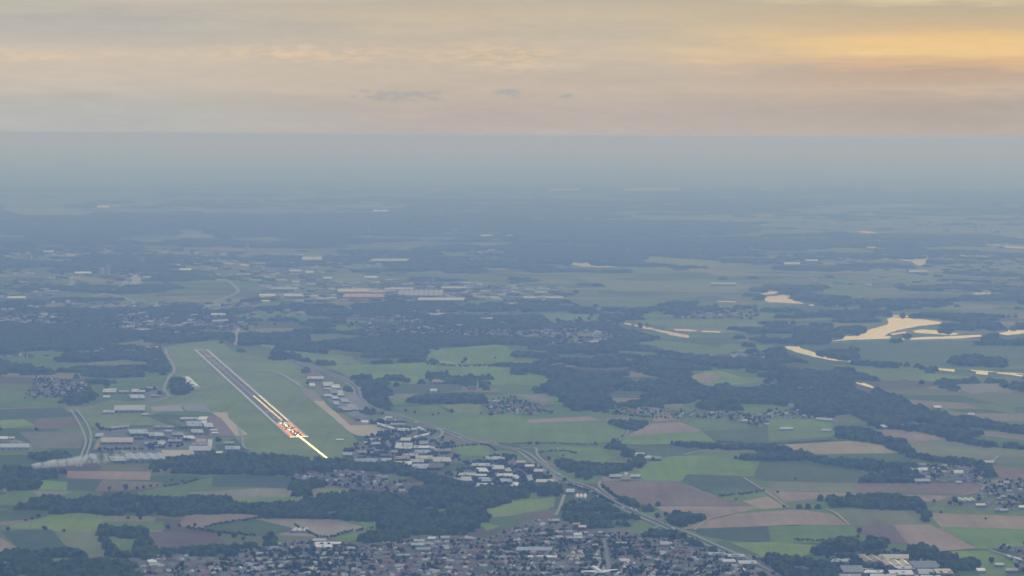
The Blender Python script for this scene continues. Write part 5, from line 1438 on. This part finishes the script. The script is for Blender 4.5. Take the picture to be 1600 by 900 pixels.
def mass_tree(p, h, r):
    global tb
    t = rnd.random()
    for k in range(3):
        s = r * rnd.uniform(.5, .8)
        v = IV1 * (1 + rng.normal(0, .14, (len(IV1), 1))) * s + np.array([p[0] + rnd.uniform(-.5, .5) * r, p[1] + rnd.uniform(-.5, .5) * r, h * rnd.uniform(.4, .72)])
        TV.append(v)
        TF.append(IF1 + tb)
        TCc.append(np.tile([0.022 + 0.034 * t, 0.047 + 0.040 * t, 0.024 + 0.008 * t], (len(v), 1)))
        tb += len(v)
    q = .3
    v = np.array([[p[0] - q, p[1], 0], [p[0] + q, p[1] + q, 0], [p[0], p[1] - q, 0], [p[0], p[1], h * .6]])
    TV.append(v)
    TF.append(np.array([[0, 1, 3], [1, 2, 3], [2, 0, 3]]) + tb)
    TCc.append(np.tile([0.07, 0.05, 0.035], (4, 1)))
    tb += 4


for i in range(len(cand)):
    p = cand[i]
    if i in one:
        kd = rnd.randrange(5)
        tree(p[0], p[1], kd, rnd.uniform(.6, 1.05), f'{TK[kd][0]} dark tree among the houses {zone(cx[i])}', cx[i], 'trees in the town gardens')
    else:
        mass_tree(p, rnd.uniform(7, 15), rnd.uniform(3, 5.5))
for _ in range(70):
    p_ = P(f'{rnd.uniform(900, 968):.1f},{rnd.uniform(874, 896):.1f}')
    if off_roads(p_, 1)[0] and big(p_)[0] and ((p_ - pp) ** 2).sum(1).min() > 50:
        mass_tree(p_[0], rnd.uniform(8, 15), rnd.uniform(4, 6.5))
# village trees, hedges and roadside rows
for pl in FARV:
    lo, hi = pl.min(0), pl.max(0)
    c = lo + (hi - lo) * (rng.random((min(1500, int((hi - lo).prod() / 1700)), 2)) * 1.3 - .15)
    for p in c[inside(pl, c + rng.normal(0, 110, c.shape)) & NOWATER(c) & (fbm(c[:, 0], c[:, 1], 200, 15) > .47)]:
        mass_tree(p, rnd.uniform(9, 16), rnd.uniform(7, 13))
for i in (11, 12, 13):
    pl = PPOLY[i + 0]
    lo, hi = pl.min(0), pl.max(0)
    c = lo + (hi - lo) * rng.random((260, 2))
    c = c[inside(pl, c)]
    for p in c[big(c) & off_roads(c)]:
        for _ in range(3):
            mass_tree(p + rng.normal(0, 9, 2), rnd.uniform(6, 13), rnd.uniform(4, 7))
for pl in VILL:
    lo, hi = pl.min(0) - 30, pl.max(0) + 30
    n = int((hi - lo).prod() / 900)
    c = lo + (hi - lo) * rng.random((min(n, 700), 2))
    c = c[inside(pl + (pl - pl.mean(0)) * .1, c)]
    if len(c):
        c = c[big(c) & off_roads(c) & NOFIELD(c)]
    for p in c:
        mass_tree(p, rnd.uniform(7, 15), rnd.uniform(4, 7))
HEDGE = [('315,826 360,817 400,812', 3), ('277,823 330,832 400,839', 3.5), ('460,822 505,841 545,832 583,827', 3), ('400,811 460,810 520,811', 4), ('255,762 290,756 310,750', 3), ('65,757 104,755', 3), ('1120,777 1160,773 1196,768', 3), ('800,694 870,694 935,697', 2.5), ('840,708 880,706 900,709', 3), ('1120,691 1200,695 1300,689', 2.5),
         ('57,673 120,670', 4), ('0,672 50,672', 4), ('700,700 757,696 775,707', 3), ('630,700 640,712 655,720', 3), ('660,570 728,573 800,572', 5), ('610,632 685,633', 3), ('602,616 650,614', 3), ('1205,711 1240,704', 4), ('882,752 905,760', 4), ('830,757 872,757', 5), ('870,775 866,805', 5), ('1410,688 1480,720', 3), ('940,645 1000,652 1060,655', 4),
         ('985,556 1100,560', 5), ('840,545 900,548', 6), ('900,458 1180,460', 8), ('930,480 1060,481', 7), ('1000,510 1180,512', 7), ('1400,575 1600,592', 6), ('1500,572 1600,576', 6), ('1440,600 1600,618', 6), ('1340,548 1500,552', 6), ('820,488 940,490', 7), ('1240,845 1300,846 1345,839', 3), ('1465,862 1545,859', 2.5), ('1345,752 1420,756', 4),
         ('480,600 520,590', 4), ('560,645 580,650 600,648', 5), ('150,665 160,672 175,674', 5), ('205,683 250,688 300,690', 5), ('230,697 255,700 290,698', 6), ('150,705 200,706 245,703', 6), ('340,690 352,705', 5), ('330,707 345,714 375,711', 5), ('560,712 600,713 640,712', 5), ('672,712 705,710', 5), ('600,690 612,702', 5), ('590,705 625,705', 5), ('712,716 740,722', 5), ('740,750 760,745', 4), ('700,742 712,744', 5),
         ('1330,863 1370,866', 4), ('885,758 925,772 960,790', 4), ('940,760 965,779 985,790', 4)]
for s, r in HEDGE:
    pts, _ = ribbon_pts(P(s), 1, 40)
    seg = np.linalg.norm(np.diff(pts, axis=0), axis=1)
    acc = 0
    for p, L in zip(pts, seg):
        acc += L
        while acc > r * 1.5:
            acc -= r * 1.5
            if rnd.random() < .85:
                mass_tree(p + rng.normal(0, r * .4, 2), r * rnd.uniform(1.6, 3.0), r * rnd.uniform(.8, 1.2))
o = link('garden_trees', np_mesh('garden_trees', np.concatenate(TV), np.concatenate(TF), np.concatenate(TCc)), M_LEAF)
tag(o, 'all the smaller trees and hedges of gardens, roads and field edges', 'trees', None, 'stuff')

# ------------------------------------------------------------------ runway and approach lights
L_W = lamp_mat('approach_lamp', (1.0, 0.90, 0.56), 2.6)
L_Y = lamp_mat('edge_lamp', (1.0, 0.82, 0.25), 3.2)
L_T = lamp_mat('touchdown_lamp', (1.0, 0.9, 0.6), 6.0)
L_R = lamp_mat('red_lamp', (1.0, 0.30, 0.0), 2.0)


def bar_mesh(w, z0, z1, d):
    mb = MB()
    mb.box(-w / 2, w / 2, -d / 2, d / 2, z0, z1)
    return mb.mesh('lamp')


def post_mesh(w, z1):
    mb = MB()
    for x in (-w * .4, w * .4):
        mb.box(x - .12, x + .12, -.12, .12, 0, z1 - .003)
    return mb.mesh('post')


PROTO = {}


def light_bar(key, t, s, w, z0, z1, mat, label, group, name):
    if key not in PROTO:
        lm, pm = bar_mesh(w, z0, z1, 1.2), post_mesh(w, z0)
        lm.materials.append(mat)
        pm.materials.append(M_METAL)
        PROTO[key] = (lm, pm)
    lm, pm = PROTO[key]
    p = rw(t, s)
    root = empty(name, p[0], p[1], 2.2, math.atan2(rdir[1], rdir[0]) - math.pi / 2)
    link('post', pm, None, root)
    link('lamp', lm, None, root)
    tag(root, label, 'runway light', group)


AP = 'approach light bars before the runway'
ap_end = P('513,720.5')[0]
ALEN = float(np.linalg.norm(ap_end - rn))
adir = (ap_end - rn) / ALEN
for i in range(34):
    p = rn + adir * ALEN * (i + .5) / 34
    t = float((p - rn) @ rdir)
    s = float((p - rn) @ rside)
    light_bar('ap', t, s, 5.5, 2.0, 4.4, L_W, 'bright white approach light bar on posts in the line before the runway', AP, 'approach_light')
for k in range(15):
    t = 6 + k * 22
    for s in (-19, -14.5, 12.5, 17.5):
        if rnd.random() < .85:
            light_bar('red', t, s, 4.5, .4, 1.9, L_R, 'red side light bar at the near end of the runway', 'red side light bars', 'runway_light')
    for s in (-5, 2):
        if rnd.random() < .75:
            light_bar('tz', t + rnd.uniform(-8, 8), s + rnd.uniform(-3, 3), 2.2, .4, 1.7, L_T if rnd.random() < 2 else L_Y, 'white touchdown light bar at the near end of the runway', 'touchdown light bars', 'runway_light')
for s in np.linspace(-24, 24, 7):
    light_bar('th', -4, s, 5.0, .6, 2.2, L_W, 'white threshold light across the near end of the runway', 'threshold lights', 'runway_light')
for k in range(26):
    t = 390 + k * 26
    light_bar('cl', t, 5 - k * .1, 3.6, .3, 1.6, L_Y, 'yellow centre light on the near half of the runway', 'yellow centre lights', 'runway_light')
for k in range(22):
    t = 390 + k * 31
    light_bar('ed', t, 22.5, 3.0, .3, 1.5, L_Y, 'yellow light along the right edge of the runway', 'yellow edge lights', 'runway_light')

# ------------------------------------------------------------------ vehicles on the motorway
def vehicle(px, py, length, h, color, label, name, cat):
    c = P(f'{px},{py}')[0]
    ln = RLINES[0][0]
    i = int(np.argmin(((ln - c) ** 2).sum(1)))
    d = ln[min(i + 1, len(ln) - 1)] - ln[max(i - 1, 0)]
    nrm = np.array([-d[1], d[0]]) / np.linalg.norm(d)
    c = ln[i] + nrm * rnd.choice((-11, -7, 7, 11))
    root = empty(name, c[0], c[1], 2.2, math.atan2(d[1], d[0]))
    wd = 2.5 if h > 2 else 1.85
    mb = MB()
    L = length
    if h > 2:
        mb.box(-L / 2, L / 2 - 2.6, -wd / 2, wd / 2, .9, h)
        mb.box(L / 2 - 2.3, L / 2, -wd / 2, wd / 2, .6, h * .8)
    else:
        pr = [(-L / 2, .3), (L / 2, .3), (L / 2, .75), (L * .22, .9), (L * .08, h), (-L * .33, h), (-L / 2, .95)]
        mb.add([(x, -wd / 2, z) for x, z in pr] + [(x, wd / 2, z) for x, z in pr], [tuple(range(7)), tuple(range(13, 6, -1))] + [(i + 7, (i + 1) % 7 + 7, (i + 1) % 7, i) for i in range(7)])
    link('body', mb.mesh('body'), M_ROOF, root, color)
    for x in (-L * .3, L * .3):
        for y in (-wd / 2, wd / 2):
            wb = MB()
            wb.add([(x + .45 * math.cos(k * .785), y - .1, .45 + .45 * math.sin(k * .785)) for k in range(8)] + [(x + .45 * math.cos(k * .785), y + .1, .45 + .45 * math.sin(k * .785)) for k in range(8)],
                   [tuple(range(8)), tuple(range(15, 7, -1))] + [(k + 8, (k + 1) % 8 + 8, (k + 1) % 8, k) for k in range(8)])
            link('wheel', wb.mesh('wheel'), M_DARK, root)
    root['category'] = cat
    root['group'] = 'vehicles on the motorway'
    THINGS.append((root, label, px))


for px, py, big_ in ((994, 795, 1), (999, 798, 1), (1004, 799, 1), (1009, 803, 0), (840, 724, 0), (733, 685, 1), (775, 696, 1), (600, 645, 0), (900, 757, 0), (950, 781, 0), (1060, 829, 1), (925, 767, 0), (870, 743, 1), (655, 662, 1), (1035, 820, 0), (690, 672, 0)):
    if big_:
        vehicle(px, py, 14, 4.0, (0.8, 0.8, 0.8), 'white lorry driving on the motorway', 'lorry', 'lorry')
    else:
        cn, cc = rnd.choice((('white', (.8, .8, .8)), ('silver', (.5, .5, .52)), ('dark', (.06, .06, .08))))
        vehicle(px, py, 4.6, 1.55, cc, f'{cn} car driving on the motorway', 'car', 'car')

# house with a red roof by the motorway
c = P('1030,812')[0]
root = empty('house', c[0], c[1], 0, R(-10))
wl, rf_, ch, wn = house_geo(20, 13, 6, 5.5, 0)
mesh_part('wall', wl, M_WALL, root, (0.75, 0.73, 0.7))
ro = mesh_part('roof', rf_, M_ROOF, root, (0.42, 0.2, 0.15))
mesh_part('chimney', ch, M_WALL, ro, (0.3, 0.2, 0.16))
for m in wn:
    link('window', m.mesh('window'), M_GLASS, root)
tag(root, 'large white house with red roof beside the motorway', 'house')

for m_ in (M_WHITE,):
    bs = m_.node_tree.nodes['Principled BSDF']
    bs.inputs['Roughness'].default_value = 0.4
    bs.inputs['Coat Weight'].default_value = 0.35
    bs.inputs['Coat Roughness'].default_value = 0.15

# ------------------------------------------------------------------ airliner, flying below the camera
def lathe(profile, n=20, axis='y'):
    mb = MB()
    V = []
    for y, r, dz in profile:
        V += [(r * math.cos(2 * math.pi * k / n), y, dz + r * math.sin(2 * math.pi * k / n)) for k in range(n)]
    m = len(profile)
    mb.add(V, [(j * n + k, (j + 1) * n + k, (j + 1) * n + (k + 1) % n, j * n + (k + 1) % n) for j in range(m - 1) for k in range(n)] + [tuple(range(n)), tuple(range(m * n - 1, (m - 1) * n - 1, -1))])
    return mb


def wing_mesh(root_c, tip_c, span, sweep, dih, thick):
    """closed tapered panel from the root chord at x = 0 to the tip"""
    mb = MB()
    V = []
    for x, c, y0, z0, t in ((0, root_c, 0, 0, thick), (span * .35, root_c * .62 + tip_c * .1, -sweep * .38, dih * .35, thick * .6), (span, tip_c, -sweep, dih, thick * .3)):
        V += [(x, y0, z0), (x, y0 - c * .3, z0 + t), (x, y0 - c, z0), (x, y0 - c * .3, z0 - t * .6)]
    F = [(0, 1, 2, 3), (11, 10, 9, 8)]
    for j in range(2):
        for k in range(4):
            F.append((j * 4 + k, (j + 1) * 4 + k, (j + 1) * 4 + (k + 1) % 4, j * 4 + (k + 1) % 4))
    mb.add(V, F)
    return mb


dirp = np.array([(934.5 - 800) / FPX, (450 - 891.0) / FPX, -1.0]) @ RI.T
dirp = dirp / dirp[1] * 2360
AX, AY, AZ = dirp[0], dirp[1], EYE + dirp[2]
plane = empty('airliner', AX, AY, AZ, R(15))
fus = lathe([(19.4, .15, -.3), (19.0, .7, -.25), (18, 1.2, -.1), (16.4, 1.65, 0), (14, 1.95, .05), (10, 2.0, .05), (-6, 2.0, .05), (-11, 1.75, .3), (-15, 1.1, .85), (-18.5, .45, 1.3), (-19.6, .12, 1.45)], 24)
link('fuselage', fus.mesh('fuselage'), M_WHITE, plane)
M_LIV = M_WHITE
for sgn in (-1, 1):
    w_ = wing_mesh(9.4, 2.9, 17.4, 8.2, 2.0, .75)
    w_.v = [(sgn * (x + 1.5), y + 4.5, z - 1.0) for x, y, z in w_.v]
    wo_ = link('wing', w_.mesh('wing'), M_LIV, plane)
    e_ = lathe([(2.2, .85, 0), (1.8, 1.05, 0), (0, 1.1, 0), (-1.8, .8, 0), (-2.6, .45, 0)], 16)
    e_.v = [(x + sgn * 6.0, y + 4.6, z - 2.1) for x, y, z in e_.v]
    link('engine', e_.mesh('engine'), M_METAL, wo_)
    t_ = wing_mesh(3.8, 1.4, 6.2, 3.4, .7, .25)
    t_.v = [(sgn * (x + .6), y - 13.8, z + 1.2) for x, y, z in t_.v]
    link('tailplane', t_.mesh('tailplane'), M_LIV, plane)
f_ = wing_mesh(6.0, 2.2, 6.6, 5.2, 0, .3)
f_.v = [(z, y - 11.6, x + 2.0) for x, y, z in f_.v]
link('tail_fin', f_.mesh('tail_fin'), M_WHITE, plane)
for sgn in (-1, 1):
    mb = MB()
    for k in range(30):
        y = 13 - k * .8
        mb.box(sgn * 2.0 - .02, sgn * 2.0 + .02, y, y + .35, .35, .8)
    link('window_row', mb.mesh('window_row'), M_GLASS, plane)
plane.scale = (1.1, 1.1, 1.15)
tag(plane, 'white airliner flying low over the town at the bottom edge', 'airplane')

# ------------------------------------------------------------------ smoke drifting from the left wood
c0 = P('50,736')[0]
c1 = P('235,728')[0]
mid_ = (c0 + c1) / 2
sl = float(np.linalg.norm(c1 - c0))
mb = MB()
nn_ = 12
V = []
st = 14
for j in range(st + 1):
    u = j / st
    r = 12 + 16 * u ** .8
    zc = 10 + 26 * u ** .7
    V += [(-sl / 2 + sl * u, 1.5 * r * math.cos(2 * math.pi * k / nn_), zc + .75 * r * math.sin(2 * math.pi * k / nn_)) for k in range(nn_)]
mb.add(V, [(j * nn_ + k, j * nn_ + (k + 1) % nn_, (j + 1) * nn_ + (k + 1) % nn_, (j + 1) * nn_ + k) for j in range(st) for k in range(nn_)] + [tuple(range(nn_ - 1, -1, -1)), tuple(st * nn_ + k for k in range(nn_))])
sm = bpy.data.materials.new('smoke')
sm.use_nodes = True
sn_ = sm.node_tree
for n in list(sn_.nodes):
    sn_.nodes.remove(n)
q = NB(sn_)
tcs = sn_.nodes.new('ShaderNodeTexCoord')
sps = sn_.nodes.new('ShaderNodeSeparateXYZ')
sn_.links.new(tcs.outputs['Object'], sps.inputs[0])
u = q.m('ADD', q.m('DIVIDE', sps.outputs[0], sl), .5)
nz = q.m('ADD', q.noise(tcs.outputs['Object'], .05, 5.0, .7), q.m('MULTIPLY', q.m('SUBTRACT', .45, u), .13))
dn = q.m('MULTIPLY', q.step(nz, .44, .64), q.m('POWER', q.m('SUBTRACT', 1.02, u, clamp=True), 1.1))
ry = q.m('ADD', 12.0, q.m('MULTIPLY', q.m('POWER', u, .8), 16.0))
zc_ = q.m('ADD', 10.0, q.m('MULTIPLY', q.m('POWER', u, .7), 26.0))
a1 = q.m('DIVIDE', sps.outputs[1], q.m('MULTIPLY', ry, 1.5))
a2 = q.m('DIVIDE', q.m('SUBTRACT', sps.outputs[2], zc_), q.m('MULTIPLY', ry, .75))
rr_ = q.m('ADD', q.m('MULTIPLY', a1, a1), q.m('MULTIPLY', a2, a2))
dn = q.m('MULTIPLY', dn, q.step(rr_, 1.0, 0.0))
pv = sn_.nodes.new('ShaderNodeVolumePrincipled')
pv.inputs['Color'].default_value = (0.93, 0.97, 1.0, 1)
pv.inputs['Absorption Color'].default_value = (1, 1, 1, 1)
pv.inputs['Anisotropy'].default_value = -0.2
sn_.links.new(q.m('MULTIPLY', dn, .24), pv.inputs['Density'])
sn_.links.new(pv.outputs[0], sn_.nodes.new('ShaderNodeOutputMaterial').inputs['Volume'])
o = link('smoke', mb.mesh('smoke'), sm)
o.location = (mid_[0], mid_[1], 0)
dv = c1 - c0
o.rotation_euler = (0, 0, math.atan2(dv[1], dv[0]))
o['kind'] = 'stuff'
o['label'] = 'white smoke drifting right from the wood at the left edge'

# ------------------------------------------------------------------ make every label single out its thing
ORD = ['leftmost', 'second from left', 'third from left', 'fourth from left', 'fifth from left', 'sixth from left', 'seventh from left', 'eighth from left', 'ninth from left', 'tenth from left', 'eleventh from left', 'twelfth from left', 'thirteenth from left', 'fourteenth from left']
by = {}
cnt = {}
for o, lb, px in THINGS:
    cnt.setdefault(lb, []).append(o.location.y)
for o, lb, px in THINGS:
    if len(cnt[lb]) > 12:
        lb = ('near ' if o.location.y < sorted(cnt[lb])[len(cnt[lb]) // 2] else 'farther ') + lb
    by.setdefault(lb, []).append((px, o))
for lb, L in by.items():
    L.sort(key=lambda t: t[0])
    for i, (px, o) in enumerate(L):
        o['label'] = lb if len(L) == 1 else (f'{lb}, rightmost' if i == len(L) - 1 else f'{lb}, {ORD[min(i, 13)]}')
print([o['label'] for o in bpy.data.objects if len(str(o.get('label','')).replace(',','').split())>16])
print('houses', nh, 'things', len(THINGS), 'objects', len(bpy.data.objects))
